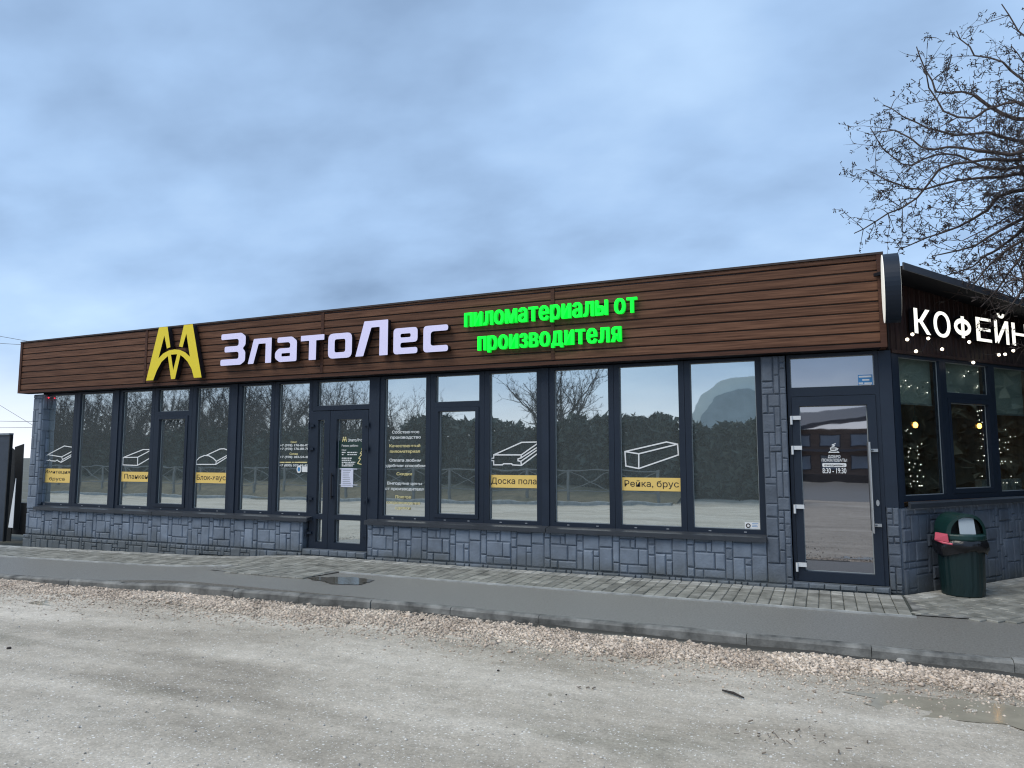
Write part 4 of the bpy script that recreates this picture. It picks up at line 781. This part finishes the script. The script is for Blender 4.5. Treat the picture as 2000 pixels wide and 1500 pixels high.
# cafe door print
CD = thing('door_lettering', 'white coffee cup and opening hours 8:30 - 19:30 on the cafe door glass', 'lettering', P(1631, 928, -.004)); mb = MB()
for s, a, b_, py, h in (('ДОБРО', 1617, 1641.5, 891.8, .030), ('ПОЖАЛОВАТЬ!', 1605, 1654.5, 899, .032), ('8:30 - 19:30', 1606.5, 1653, 919.3, .060)): x0, zc_ = pq(a, py); mb = MB(); text(mb, s, x0, pq(b_, py)[0], zc_, h, SY, None, 0, .016); mb.build('text_line', 'white', CD)
mb = MB(); a, b_ = pq(1606, 904.5), pq(1653.3, 912.3); x0, x1, z1, z0 = a[0], b_[0], a[1], b_[1]; slab(mb, [fillet([(x0, z0), (x1, z0), (x1, z1), (x0, z1)], .014)], SY-.001, SY+.001, None, 0, 0); mb.build('badge', 'white', CD)
mb = MB(); text(mb, 'ежедневно', x0+.022, x1-.022, (z0+z1)/2, .024, SY-.003, None, 0, .006); mb.build('badge_text', 'ink', CD)
mb = MB(); cx_, cz_ = pq(1628.5, 880)
stroke(mb, [(cx_-.055, cz_-.022), (cx_+.055, cz_-.022), (cx_+.035, cz_-.005), (cx_-.035, cz_-.005), (cx_-.055, cz_-.022)], .007, lambda x, y, z: (x, y, z), 0, SY)
stroke(mb, [(cx_-.035, cz_+.03), (cx_-.03, cz_+.005), (cx_+.02, cz_+.005), (cx_+.028, cz_+.03), (cx_-.035, cz_+.03)], .009, lambda x, y, z: (x, y, z), 0, SY-.002); stroke(mb, [(cx_+.028, cz_+.028), (cx_+.046, cz_+.022), (cx_+.038, cz_+.010), (cx_+.022, cz_+.008)], .007, lambda x, y, z: (x, y, z), 0, SY-.0045)
stroke(mb, [(cx_-.02, cz_+.04), (cx_+.012, cz_+.055), (cx_-.016, cz_+.065), (cx_+.02, cz_+.08)], .009, lambda x, y, z: (x, y, z), 0, SY-.006); mb.build('cup_icon', 'white', CD)
BS = thing('blue_sticker', 'small blue and white sticker in the fanlight corner over the cafe door', 'sticker', P(1690, 755, -.004)); mb = MB(); a, b_ = pq(1675.5, 732.5), pq(1705, 755); rect(mb, a[0], b_[0], b_[1], a[1], SY); mb.build('sheet', 'blue', BS); mb = MB()
for py, s0, s1 in ((735.5, 1677, 1702), (742, 1684, 1698), (748.5, 1677, 1686), (748.5, 1688, 1703), (752.5, 1678, 1702)): c, d = pq(s0, py-1.2), pq(s1, py+1.2); rect(mb, c[0], d[0], d[1], c[1], SY-.002)
mb.build('small_print', 'white', BS)
WS = thing('white_sticker', 'small white sticker with a round emblem in the lower corner of the rightmost shop window', 'sticker', P(1471, 1036, -.004)); mb = MB(); a, b_ = pq(1454.5, 1019.5), pq(1488.5, 1035.5); rect(mb, a[0], b_[0], b_[1], a[1], SY); mb.build('sheet', 'white', WS); mb = MB(); c = pq(1461.5, 1026.5); stroke(mb, [(c[0]+.022*math.cos(k*.6283), c[1]+.022*math.sin(k*.6283)) for k in range(10)], .011, lambda x, y, z: (x, y, z), 0, SY-.002, True); mb.build('emblem', 'ink', WS); mb = MB()
for py, s0, s1 in ((1022.5, 1469, 1481), (1025.5, 1469, 1479), (1028.5, 1469, 1480), (1032, 1457, 1486)): c, d = pq(s0, py-.6), pq(s1, py+.6); rect(mb, c[0], d[0], d[1], c[1], SY-.002)
mb.build('small_print', 'blue', WS)

# ------------------------------------------------------------------ rubbish bin
BN = thing('rubbish_bin', 'dark green plastic rubbish bin with domed lid and black bag by the cafe wall', 'bin', (1.335, .185, 0)); c = (1.335, .185, 0.0); mb = MB()
nn = 48; prof = [(.001, .0), (.198, .0), (.206, .012), (.212, .10), (.226, .50), (.232, .56), (.238, .575), (.238, .60)]
vs_ = []
for r, z in prof:
    for k in range(nn): fl = 1-(.022 if (k % 3 == 0) and .05 < z < .57 else 0); vs_.append((c[0]+r*fl*math.cos(2*math.pi*k/nn), c[1]+r*fl*math.sin(2*math.pi*k/nn), z))
mb.add(vs_, [(i*nn+k, i*nn+(k+1) % nn, (i+1)*nn+(k+1) % nn, (i+1)*nn+k) for i in range(len(prof)-1) for k in range(nn)]); mb.build('body', 'bin', BN)
# lid: a barrel vault, its arched mouth towards the pavement
fa = R(-72); fwd = Vector((math.cos(fa), math.sin(fa), 0)); sid = Vector((-fwd.y, fwd.x, 0)); BC = Vector((1.335, .185, 0))
def BL(a, b_, z): p = BC+sid*a+fwd*b_; return (p.x, p.y, z)
n = 18; hw_, hz_, zb = .205, .228, .655
arc = [(hw_*math.cos(math.pi*k/n), zb+hz_*math.sin(math.pi*k/n)**.9) for k in range(n+1)]; arc2 = [(a*.84, zb+.0+(z-zb)*.86) for a, z in arc]
lid = MB(); L2 = len(arc)
def cap_d(a): return .190*math.sqrt(max(.25, 1-(a/.30)**2))
lid.add([BL(a, cap_d(a), z) for a, z in arc]+[BL(a, -cap_d(a), z) for a, z in arc], [(k, k+1, L2+k+1, L2+k) for k in range(n)])
lid.add([BL(a, cap_d(a), z) for a, z in arc]+[BL(a*.98, cap_d(a), z) for a, z in arc2], [(k, L2+k, L2+k+1, k+1) for k in range(n)])
lid.add([BL(a, -cap_d(a), z) for a, z in arc], [tuple(range(L2))])
lid.lathe((BC.x, BC.y, 0), [(.215, .60), (.243, .60), (.248, .615), (.246, .650), (.236, .663), (.190, .668)], 36); lid.build('lid', 'binlid', BN)
ins = MB(); ins.add([BL(a*.98, cap_d(a)-.05, z) for a, z in arc2], [tuple(range(L2))]); ins.build('mouth', 'binin', BN)
fp = MB(); fp.add([BL(-.083, .182, .668), BL(.078, .182, .668), BL(.074, .157, .842), BL(-.084, .157, .842)]+[BL(-.083, .172, .668), BL(.078, .172, .668), BL(.074, .147, .842), BL(-.084, .147, .842)], [(0, 1, 2, 3), (7, 6, 5, 4), (0, 4, 5, 1), (1, 5, 6, 2), (2, 6, 7, 3), (3, 7, 4, 0)]); fp.build('flap', 'flap', BN)
bg_ = MB(); nb = 48; rows = [(.242, .600), (.262, .585), (.266, .545), (.252, .52), (.245, .51)]; vs_ = []
for i, (r, z) in enumerate(rows):
    for k in range(nb):
        a = 2*math.pi*k/nb; w_ = noise.noise(Vector((math.cos(a)*2.6, math.sin(a)*2.6, i*.7))); droop = max(0, math.cos(a-R(-10)))*.06+max(0, math.cos(a-R(200)))*.07
        vs_.append((BC.x+(r+w_*.022)*math.cos(a), BC.y+(r+w_*.022)*math.sin(a), z-(droop+.045*w_)*(i/4)))
bg_.add(vs_, [(i*nb+k, (i+1)*nb+k, (i+1)*nb+(k+1) % nb, i*nb+(k+1) % nb) for i in range(4) for k in range(nb)]); bg_.build('bag', 'bag', BN, smooth=True)
pk = MB(); T = lambda a, b_, z: BL(a, b_, z); v = [T(-.275, .03, .60), T(-.185, .15, .585), T(-.195, .15, .665), T(-.265, .03, .675)]; v2_ = [(x+fwd.x*.03-sid.x*.02, y+fwd.y*.03-sid.y*.02, z-.004) for x, y, z in v]; pk.add(v+v2_, [(0, 3, 2, 1), (4, 5, 6, 7), (0, 1, 5, 4), (1, 2, 6, 5), (2, 3, 7, 6), (3, 0, 4, 7)])
pk.tube([T(-.275, .04, .595), T(-.24, .12, .572), T(-.17, .19, .562)], .013, 8); pk.build('pink_latch', 'pink', BN)

# ------------------------------------------------------------------ left edge: gate, black post, pale board, wires
def pz(px, py, Z): d = FW+RT*((px-1000)/F_PX)-UP*((py-750)/F_PX); return CAM+d*((Z-CAM.z)/d.z)
gy0 = 0.55
g0 = P(22.5, 1060, gy0); gt = P(21, 846, gy0)
GT = thing('sheet_gate', 'dark blue grey sheet metal gate with pale top rail beside the shop', 'gate', (g0.x-1.0, gy0, -.25)); mb = MB(); mb.box(g0.x-2.2, gt.x-.02, gy0, gy0+.03, -.26, gt.z-.04); mb.build('sheet', 'gate', GT)
mb = MB(); mb.box(gt.x-2.2, gt.x, gy0-.03, gy0+.06, gt.z-.04, gt.z); mb.build('top_rail', 'zinc', GT); mb = MB(); mb.box(gt.x-.018, gt.x+.012, gy0-.012, gy0+.05, -.26, gt.z-.041); mb.build('end_post', 'tarred', GT)
def upright(quad, Y, th):
    v = [P(*q, Y) for q in quad]; mb = MB(); mb.add([tuple(p) for p in v]+[(p.x-.02, p.y+th, p.z) for p in v], [(0, 1, 2, 3), (7, 6, 5, 4), (0, 4, 5, 1), (1, 5, 6, 2), (2, 6, 7, 3), (3, 7, 4, 0)]); return mb
tag(upright([(27, 1035), (37.5, 1034), (46, 867), (29, 873)], 1.2, .03).build('wooden_post', 'tarred'), 'black weathered wooden post leaning beside the left end of the shop', 'post')
tag(upright([(16, 1030), (25, 1031), (31.3, 935), (30.8, 934)], .45, .02).build('white_board', 'palewall'), 'white tapering board seen between the dark gate and the black post', 'board')
tag(upright([(6, 1062), (20, 1062), (30, 880), (19, 872)], 1.6, .03).build('dark_board', 'tarred'), 'dark upright board behind the edge of the blue grey gate', 'board')
mb = MB(); a = P(3, 1062, 1.9); mb.box(a.x-4, a.x+2.0, 1.78, 1.95, -.3, .42); tag(mb.build('dark_footing', 'tarred'), 'dark low footing behind the gate and the post', 'footing')
for k, (p0, p1, lab) in enumerate((((0, 655), (70, 668), 'topmost overhead wire left of the fascia'), ((0, 669), (60, 673), 'second overhead wire from the top left of the fascia'), ((0, 790), (60, 827), 'steep overhead wire running down to the left wall'), ((0, 821), (60, 822.5), 'upper of the two level wires beside the left wall'), ((0, 834), (60, 834), 'lower of the two level wires beside the left wall'))):
    Y = 16+k*1.5; a, b_ = P(*p0, Y), P(*p1, Y); dv = (b_-a)/1.0; a2, b2 = a-dv*4, b_+dv*3; mb = MB(); mb.tube([a2.lerp(b2, t/10)-Vector((0, 0, .25*math.sin(math.pi*t/10)-.2)) for t in range(11)], .012, 4); tag(mb.build('overhead_wire', 'wire'), lab, 'wire', 'overhead wires at the left edge')

# ------------------------------------------------------------------ bare trees
def grow(rng, start, dirv, length, r0, depth, segs, buds, sag=0.0, wig=0.22, ratio=.62, nb=(3, 5), bud=.5, up=.25, rmin=.0040):
    """random branching; segs collects (p, q, rp, rq)"""
    n = max(3, int(length/.16)); p = Vector(start); d = Vector(dirv).normalized(); step = length/n; nodes = [p.copy()]
    for i in range(n):
        d = (d+Vector((rng.gauss(0, wig), rng.gauss(0, wig), rng.gauss(0, wig)-sag+up*.08))*.55).normalized(); q = p+d*step
        ra, rb = r0*(1-.8*i/n), r0*(1-.8*(i+1)/n); segs.append((p.copy(), q.copy(), ra, rb)); p = q; nodes.append((p.copy()))
    if depth == 0:
        if rng.random() < bud: buds.append((p.copy(), rng.uniform(.006, .010)))
        return nodes
    k = max(nb[0], int(length*nb[1]))
    for j in range(k):
        t = rng.uniform(.12, 1.0); i = min(n-1, int(t*n)); a = nodes[i].lerp(nodes[i+1], rng.random()); bd = (nodes[i+1]-nodes[i]).normalized()
        rv = Vector((rng.gauss(0, 1), rng.gauss(0, 1), rng.gauss(0, 1))); rv = (rv-bd*rv.dot(bd)).normalized(); nd = bd*rng.uniform(.25, .9)+rv*rng.uniform(.6, 1.0)+Vector((0, 0, up))
        grow(rng, a, nd, length*ratio*rng.uniform(.55, 1.1)*(1-.35*t), max(rmin, r0*(1-.7*t)*.58), depth-1, segs, buds, sag*.6, wig, ratio, nb, bud, up, rmin)
    return nodes
def skin(segs, thick=.02):
    V, Fq = [], []
    A = np.array([list(s[0])+list(s[1])+[s[2], s[3]] for s in segs]); p, q, ra, rb = A[:, :3], A[:, 3:6], A[:, 6:7], A[:, 7:8]
    d = q-p; d /= np.linalg.norm(d, axis=1, keepdims=True)+1e-9; up = np.where(np.abs(d[:, 2:3]) < .9, [[0, 0, 1.]], [[1., 0, 0]]); u = np.cross(d, up); u /= np.linalg.norm(u, axis=1, keepdims=True); w_ = np.cross(d, u)
    out = []
    for n, sel in ((3, A[:, 6] < thick), (7, A[:, 6] >= thick)):
        if not sel.any(): continue
        rings = []
        for c_, r_ in ((p, ra), (q, rb)):
            for k in range(n): a = 2*math.pi*k/n; rings.append(c_[sel]+(u[sel]*math.cos(a)+w_[sel]*math.sin(a))*r_[sel])
        Vv = np.stack(rings, 1); m_ = Vv.shape[0]; fc_ = np.array([(k, (k+1) % n, n+(k+1) % n, n+k) for k in range(n)]); out.append((Vv.reshape(-1, 3), (fc_[None]+2*n*np.arange(m_)[:, None, None]).reshape(-1, 4)))
    Vs, Fs, o = [], [], 0
    for a, b_ in out: Vs.append(a); Fs.append(b_+o); o += len(a)
    return np.concatenate(Vs), np.concatenate(Fs)
def path_limb(rng, pts, r0, r1, segs):
    pts = [Vector(p) for p in pts]; fin = []
    for i in range(len(pts)-1):
        p0, p1, p2, p3 = pts[max(i-1, 0)], pts[i], pts[i+1], pts[min(i+2, len(pts)-1)]; m_ = max(2, int((p2-p1).length/.14))
        for j in range(m_):
            t = j/m_; fin.append(.5*((2*p1)+(-p0+p2)*t+(2*p0-5*p1+4*p2-p3)*t*t+(-p0+3*p1-3*p2+p3)*t**3)+Vector((rng.gauss(0, .012), rng.gauss(0, .012), rng.gauss(0, .012))))
    fin.append(pts[-1]); n = len(fin)-1
    for i in range(n): segs.append((fin[i], fin[i+1], r0+(r1-r0)*i/n, r0+(r1-r0)*(i+1)/n))
    return fin
rng = random.Random(21); TB = Vector((3.45, .55, 0)); fork = Vector((3.15, .75, 2.35))
TR = thing('bare_tree', 'leafless dark budded tree reaching in over the cafe from the right', 'tree', TB); tk = []; path_limb(rng, [TB, TB+Vector((-.05, .05, 1.0)), fork], .19, .15, tk)
BO = [([(2100, 300), (2000, 312), (1900, 316), (1835, 330), (1790, 385), (1735, 420), (1668, 456)], .75), ([(2100, 350), (1960, 345), (1870, 352), (1800, 372), (1735, 352), (1690, 330)], 1.3), ([(2120, 420), (2010, 370), (1955, 385), (1900, 432), (1840, 452), (1755, 488)], 1.0),
      ([(2100, 250), (1985, 232), (1930, 205), (1880, 178), (1830, 178), (1790, 92)], 1.1), ([(2140, 160), (2050, 110), (1990, 60), (1956, 8)], .9), ([(2120, 200), (2010, 165), (1960, 120), (1905, 110), (1868, 60)], 1.7), ([(2100, 290), (1990, 275), (1930, 260), (1860, 262), (1790, 240), (1725, 205)], 1.6),
      ([(2120, 300), (1975, 300), (1880, 290), (1800, 290), (1750, 255), (1700, 258)], .4), ([(2130, 450), (2040, 440), (1990, 500), (1950, 560), (1915, 600)], .55), ([(2130, 420), (2030, 420), (1970, 470), (1900, 520), (1840, 540)], 1.5), ([(2130, 480), (2060, 500), (2000, 560), (1962, 618)], .35), ([(2120, 440), (2030, 455), (1950, 500), (1890, 566)], .75), ([(2110, 400), (1990, 430), (1900, 480), (1820, 500)], .9), ([(2130, 60), (2040, -20), (1980, -60)], 1.2), ([(2160, 230), (2060, 190), (2000, 130), (1975, 90)], 2.2), ([(2110, 380), (2000, 410), (1940, 440), (1880, 470)], 2.4),
      ([(2110, 330), (1940, 330), (1850, 300), (1760, 320), (1700, 250)], 2.0), ([(2110, 270), (1960, 200), (1900, 230), (1840, 215), (1800, 130)], .5)]
crown, buds = [], []
for pl_, Y in BO:
    pts = [P(px, py, Y) for px, py in pl_]; pts = [fork, fork.lerp(pts[0], .55)+Vector((.05, 0, -.1))]+pts; rr_ = rng.uniform(.045, .070); fin = path_limb(rng, pts, rr_, .007, crown); n = len(fin)
    for i in range(int(n*.30), n-1):
        t = i/n; bd = (fin[i+1]-fin[i]).normalized()
        for _ in range(3):
            if rng.random() > .66: continue
            rv = Vector((rng.gauss(0, 1), rng.gauss(0, 1), rng.gauss(.25, 1))); rv = (rv-bd*rv.dot(bd)).normalized(); Lb = rng.uniform(.35, 1.15)*(1.25-.75*t)
            grow(rng, fin[i], bd*rng.uniform(.4, 1)+rv, Lb, max(.006, .017*(1.1-t)), 2 if Lb < .6 else 3, crown, buds, .06, .24, .50, (2, 7), .75, .08, .0034)
# short spurs with buds along the twigs
extra = []
for s in crown:
    if s[2] < .02 and rng.random() < .34:
        dv = s[1]-s[0]; rv = Vector((rng.gauss(0, 1), rng.gauss(0, 1), rng.gauss(0, 1))).normalized(); e_ = s[1]+rv*rng.uniform(.02, .055)+dv*.2; extra.append((s[1], e_, .0055, .0048)); buds.append((e_, rng.uniform(.006, .010)))
Vt, Ft = skin(tk); fast('trunk', Vt, Ft, 'bark', TR); Vt, Ft = skin(crown+extra); fast('crown', Vt, Ft, 'bark', TR)
bp_ = np.array([list(b_[0]) for b_ in buds]); bs_ = np.array([b_[1] for b_ in buds]); n = len(bp_); Vb = OCT[None]*bs_[:, None, None]*RNG.uniform(.6, 1.2, (n, 6, 1))+bp_[:, None, :]
tag(fast('buds', Vb.reshape(-1, 3), (OF[None]+6*np.arange(n)[:, None, None]).reshape(-1, 3), 'fruit', TR), kind='stuff')
# denser reddish tree standing behind the cafe roof
rng = random.Random(5); T2 = Vector((3.35, 7.6, -.1)); R2 = thing('bare_tree', 'dense reddish bare tree rising behind the cafe roof', 'tree', T2); tk, crown, bd2 = [], [], []
path_limb(rng, [T2, T2+Vector((0, 0, 2.0)), T2+Vector((.1, 0, 3.8))], .16, .10, tk)
for k in range(19):
    a = k*2.4; el = rng.uniform(.15, 1.2); grow(rng, T2+Vector((.05, 0, 2.7+.05*k)), (math.cos(a)*math.cos(el), math.sin(a)*math.cos(el), math.sin(el)), rng.uniform(2.2, 3.2), .045, 3, crown, bd2, .03, .22, .52, (5, 6), .6, .22, .0055)
Vt, Ft = skin(tk); fast('trunk', Vt, Ft, 'bark2', R2); Vt, Ft = skin(crown); fast('crown', Vt, Ft, 'bark2', R2)

# ------------------------------------------------------------------ litter on the lot
def on_lot(px, py): p = pz(px, py, -.098); return Vector((p.x, p.y, float(gheight(np.array([p.x]), np.array([p.y]))[0])))
a, b_ = on_lot(1411, 1352), on_lot(1453, 1366); mb = MB(); mb.tube([a+Vector((0, 0, .012)), a.lerp(b_, .5)+Vector((0, .004, .018)), b_+Vector((0, 0, .012))], [.006, .009, .005], 6); tag(mb.build('stick', 'stick'), 'thin dark stick lying on the gravel lot', 'stick')
rng = random.Random(11)
for (px, py, n, spread, lab) in ((1143, 1346, 7, .035, 'small clump of dead leaves on the lot'), (1545, 1441, 20, .16, 'scattered dark twigs near the bottom right of the lot'), (1500, 1440, 10, .07, 'small heap of dark twigs left of the scattered ones')):
    c = on_lot(px, py); mb = MB()
    for k in range(n): q = c+Vector((rng.gauss(0, spread), rng.gauss(0, spread*.8), .006)); a_ = rng.uniform(0, 6.28); dv = Vector((math.cos(a_), math.sin(a_), rng.uniform(-.1, .5)))*rng.uniform(.01, .035); mb.tube([q-dv*.5+Vector((0, 0, .004)), q+dv*.5+Vector((0, 0, .006))], rng.uniform(.0018, .005), 4)
    tag(mb.build('twig_litter', 'twigbits'), lab, 'twigs')
for px, py, s, lab in ((973, 1311, .012, 'dark pebble on the open lot'), (825, 1216, .022, 'dark stone lying on the gravel strip'), (1106, 1357, .007, 'tiny dark pebble beside the dead leaves'), (18, 1259, .02, 'dark pebble at the left edge of the lot'), (1760, 1296, .035, 'pale stone lying in the dark soil by the kerb')):
    c = on_lot(px, py); mb = MB(); mb.ball(c+Vector((0, 0, s*.4)), s, 8, 0, .6); tag(mb.build('pebble', 'pebble' if 'pale' in lab else 'stick'), lab, 'stone')

# ------------------------------------------------------------------ across the lot, seen in the window glass
def MV(px, Yv, py=889): p = P(px, py, Yv); return p.x, -Yv
bank = MB(); XB = np.linspace(-60, -4.6, 40)
for a, c in zip(XB[:-1], XB[1:]):
    pr = [(-14.6, -.36), (-15.4, -.02), (-17.0, .22), (-19, .4), (-26, .45)]
    bank.add([(x, y+(.25*math.sin(x*.5))+(0.10*(-x-10) if x < -10 else 0)*0, z+.08*math.sin(x*1.3+y)) for x in (a, c) for y, z in pr], [(i, i+5, i+6, i+1) for i in range(4)])
tag(bank.build('grass_bank', 'drygrass', smooth=True), kind='structure')
strip('far_kerb', 'edging', -60, -4.6, -14.75, -14.5, .10, 2.0, .2, zl)
def hedge(name, lab, x0, x1, y, dep, h0, h1, n, seed):
    r_ = np.random.default_rng(seed); X = r_.uniform(x0, x1, n); hh = np.interp(X, [x0, x1], [h0, h1])*(1+.06*np.sin(X*.8+1)+.04*np.sin(X*1.9)+.03*np.sin(X*5.3)); Z = r_.random(n)**.8*hh; Yy = y+r_.uniform(-dep, dep, n)*.5
    tri = r_.normal(0, .11, (n, 3, 3)); Vh = tri+np.stack([X, Yy, Z], 1)[:, None, :]; t = thing(name, lab, 'hedge', ((x0+x1)/2, y, 0)); fast('foliage', Vh.reshape(-1, 3), np.arange(3*n).reshape(-1, 3), 'leaf', t); mb = MB(); mb.box(x0+.2, x1-.2, y-dep*.2, y+dep*.2, -.1, min(h0, h1)*.85); mb.build('dark_core', 'leaf', t)
hedge('hedge', 'tall dark evergreen hedge across the lot reflected in the right windows', -17, -1.6, -18.2, 1.2, 2.95, 2.75, 22000, 3)
hedge('hedge', 'longer dark hedge further left across the lot reflected in the left windows', -44, -17.3, -19.5, 1.8, 2.6, 2.8, 16000, 4)
hedge('hedge', 'tall dark hedge right of the cafe reflected in the cafe windows', 0, 15, 0, 1.6, 4.6, 5.2, 15000, 8)
HR = [o for o in bpy.data.objects if o.get('label', '').startswith('tall dark hedge right')][0]; HR.location = (8.6, 3.0, 0); HR.rotation_euler = (0, 0, R(90))
RL = thing('railing', 'grey metal pedestrian railing with crossed bars along the far side of the lot', 'railing', (-16, -14.2, 0)); ry = -15.3
for k in range(24):
    x = -5.2-k*1.6; mb = MB(); mb.box(x-.04, x+.04, ry-.04, ry+.04, -.3, 1.02); mb.build('post', 'rail', RL)
    mb = MB(); mb.tube([(x, ry, .98), (x-1.6, ry, .98)], .025, 6); mb.tube([(x, ry, .25), (x-1.6, ry, .25)], .02, 6); mb.tube([(x-.04, ry, .27), (x-1.56, ry, .95)], .014, 5); mb.tube([(x-.04, ry-.03, .95), (x-1.56, ry-.03, .27)], .014, 5); mb.build('rail', 'rail', RL)
rng = random.Random(9); segs, tk, bx_ = [], [], []; path_limb(rng, [(0, 0, 0), (.05, 0, 1.2), (0, .05, 2.0)], .13, .09, tk)
for k in range(11): a = k*2.4; el = rng.uniform(.55, 1.25); grow(rng, (0, 0, 1.0+.1*k), (math.cos(a)*math.cos(el), math.sin(a)*math.cos(el), math.sin(el)), rng.uniform(2.2, 3.4), .06, 3, segs, bx_, .0, .16, .52, (5, 5), .0, .35, .0055)
t0 = thing('bare_tree', 'bare spreading tree behind the hedge reflected in the middle windows', 'tree', (0, 0, 0)); Vt, Ft = skin(tk); fast('trunk', Vt, Ft, 'bark', t0); Vt, Ft = skin(segs); fast('crown', Vt, Ft, 'bark', t0)
spots = [(1085, 20.5, 1.15, None), (790, 19.5, .85, 'bare tree reflected in the lettered window'), (690, 20, 1.0, 'bare tree reflected in the shop door'), (590, 20, .95, 'bare tree reflected beside the telephone numbers'), (505, 19.5, .9, 'bare tree reflected in the window left of the telephone numbers'), (425, 20, 1.0, 'bare tree reflected above the half round log drawing'), (350, 20, .9, 'bare tree reflected in the narrow sash'), (275, 19, 1.0, 'bare tree reflected above the plank drawing'), (200, 19, .9, 'bare tree reflected in the second window'), (120, 18, 1.0, 'bare tree reflected in the leftmost window'), (640, 24, 1.1, 'tall bare tree standing furthest back across the lot')]
spots += [(px, 24, 1.25, 'bare tree of the back row reflected %s' % q) for px, q in ((100, 'at the left edge of the leftmost window'), (180, 'between the first and second windows'), (250, 'left of the narrow sash'), (330, 'over the narrow sash'), (400, 'over the half round log drawing'), (470, 'at the left edge of the sixth window'), (545, 'at the left edge of the telephone window'))]
for i, (px, Yv, s, lab) in enumerate(spots):
    x, y = MV(px, Yv)
    if i == 0: o = t0
    else:
        o = t0.copy(); COL.objects.link(o); o['label'] = lab
        for ch in t0.children: q = ch.copy(); COL.objects.link(q); q.parent = o
    o.location = (x, y, -.1); o.rotation_euler = (0, 0, i*1.3); o.scale = (s, s, s*1.05); o['group'] = 'bare trees across the lot'
hx, hy = MV(1452, 62); HG = thing('arched_hangar', 'pale arched hangar far across the lot reflected in the rightmost shop window', 'hangar', (hx, hy, 0))
def arch(mb, cx, y0, y1, rx, rz, z0, mi, cap):
    n = 24; a = [(cx+rx*math.cos(math.pi*k/n), z0+rz*math.sin(math.pi*k/n)) for k in range(n+1)]; mb.add([(x, y, z) for y in (y0, y1) for x, z in a], [(k, k+1, n+2+k, n+1+k) for k in range(n)], mi)
    if cap: mb.add([(x, y1, z) for x, z in a]+[(cx-rx, y1, -.4), (cx+rx, y1, -.4)], [tuple(range(n+1))+(n+1, n+2)], mi)
mb = MB(); arch(mb, hx, hy-22, hy-2, 5.4, 5.6, 3.6, 0, True); mb.build('rear_vault', 'hangar', HG); mb = MB(); arch(mb, hx+.3, hy-1.9, hy, 4.6, 4.9, 3.0, 0, True); mb.build('end_wall', 'hangar2', HG)
HS = thing('timber_house', 'two storey brown timber house across the road reflected in the cafe door', 'house', (2, -41, 0)); mb = MB(); mb.box(-2.4, 14, -48, -41, -.4, 3.2); mb.build('wall', 'housewood', HS)
mb = MB(); mb.add([(-3, -40.2, 2.95), (14.6, -40.2, 5.2), (14.6, -48.6, 6.2), (-3, -48.6, 4.2), (-3, -40.2, 3.2), (14.6, -40.2, 5.45), (14.6, -48.6, 6.45), (-3, -48.6, 4.45)], [(0, 3, 2, 1), (4, 5, 6, 7), (0, 1, 5, 4), (1, 2, 6, 5), (2, 3, 7, 6), (3, 0, 4, 7)]); mb.build('roof', 'darkroof', HS); mb = MB(); mb.box(-2.8, 14.3, -41, -40.2, 1.72, 1.88); mb.build('canopy', 'darkroof', HS)
for k in range(9):
    for z0, z1 in ((.55, 1.5), (2.05, 2.85)): x = -2+k*1.75; mb = MB(); mb.box(x, x+1.25, -40.99, -40.93, z0, z1); o = mb.build('window', 'frame', HS); mb = MB(); mb.box(x+.06, x+1.19, -40.925, -40.91, z0+.06, z1-.06); mb.build('pane', 'housepane', o)
WL = MB(); WL.box(-2.2, 14, -38.4, -38.0, -.4, .35); tag(WL.build('low_wall', 'tarred'), 'dark low wall before the timber house across the road', 'wall')
strip('road', 'asphalt', -2.0, 60, -37, -19, .004, 4.0, .02, zl)
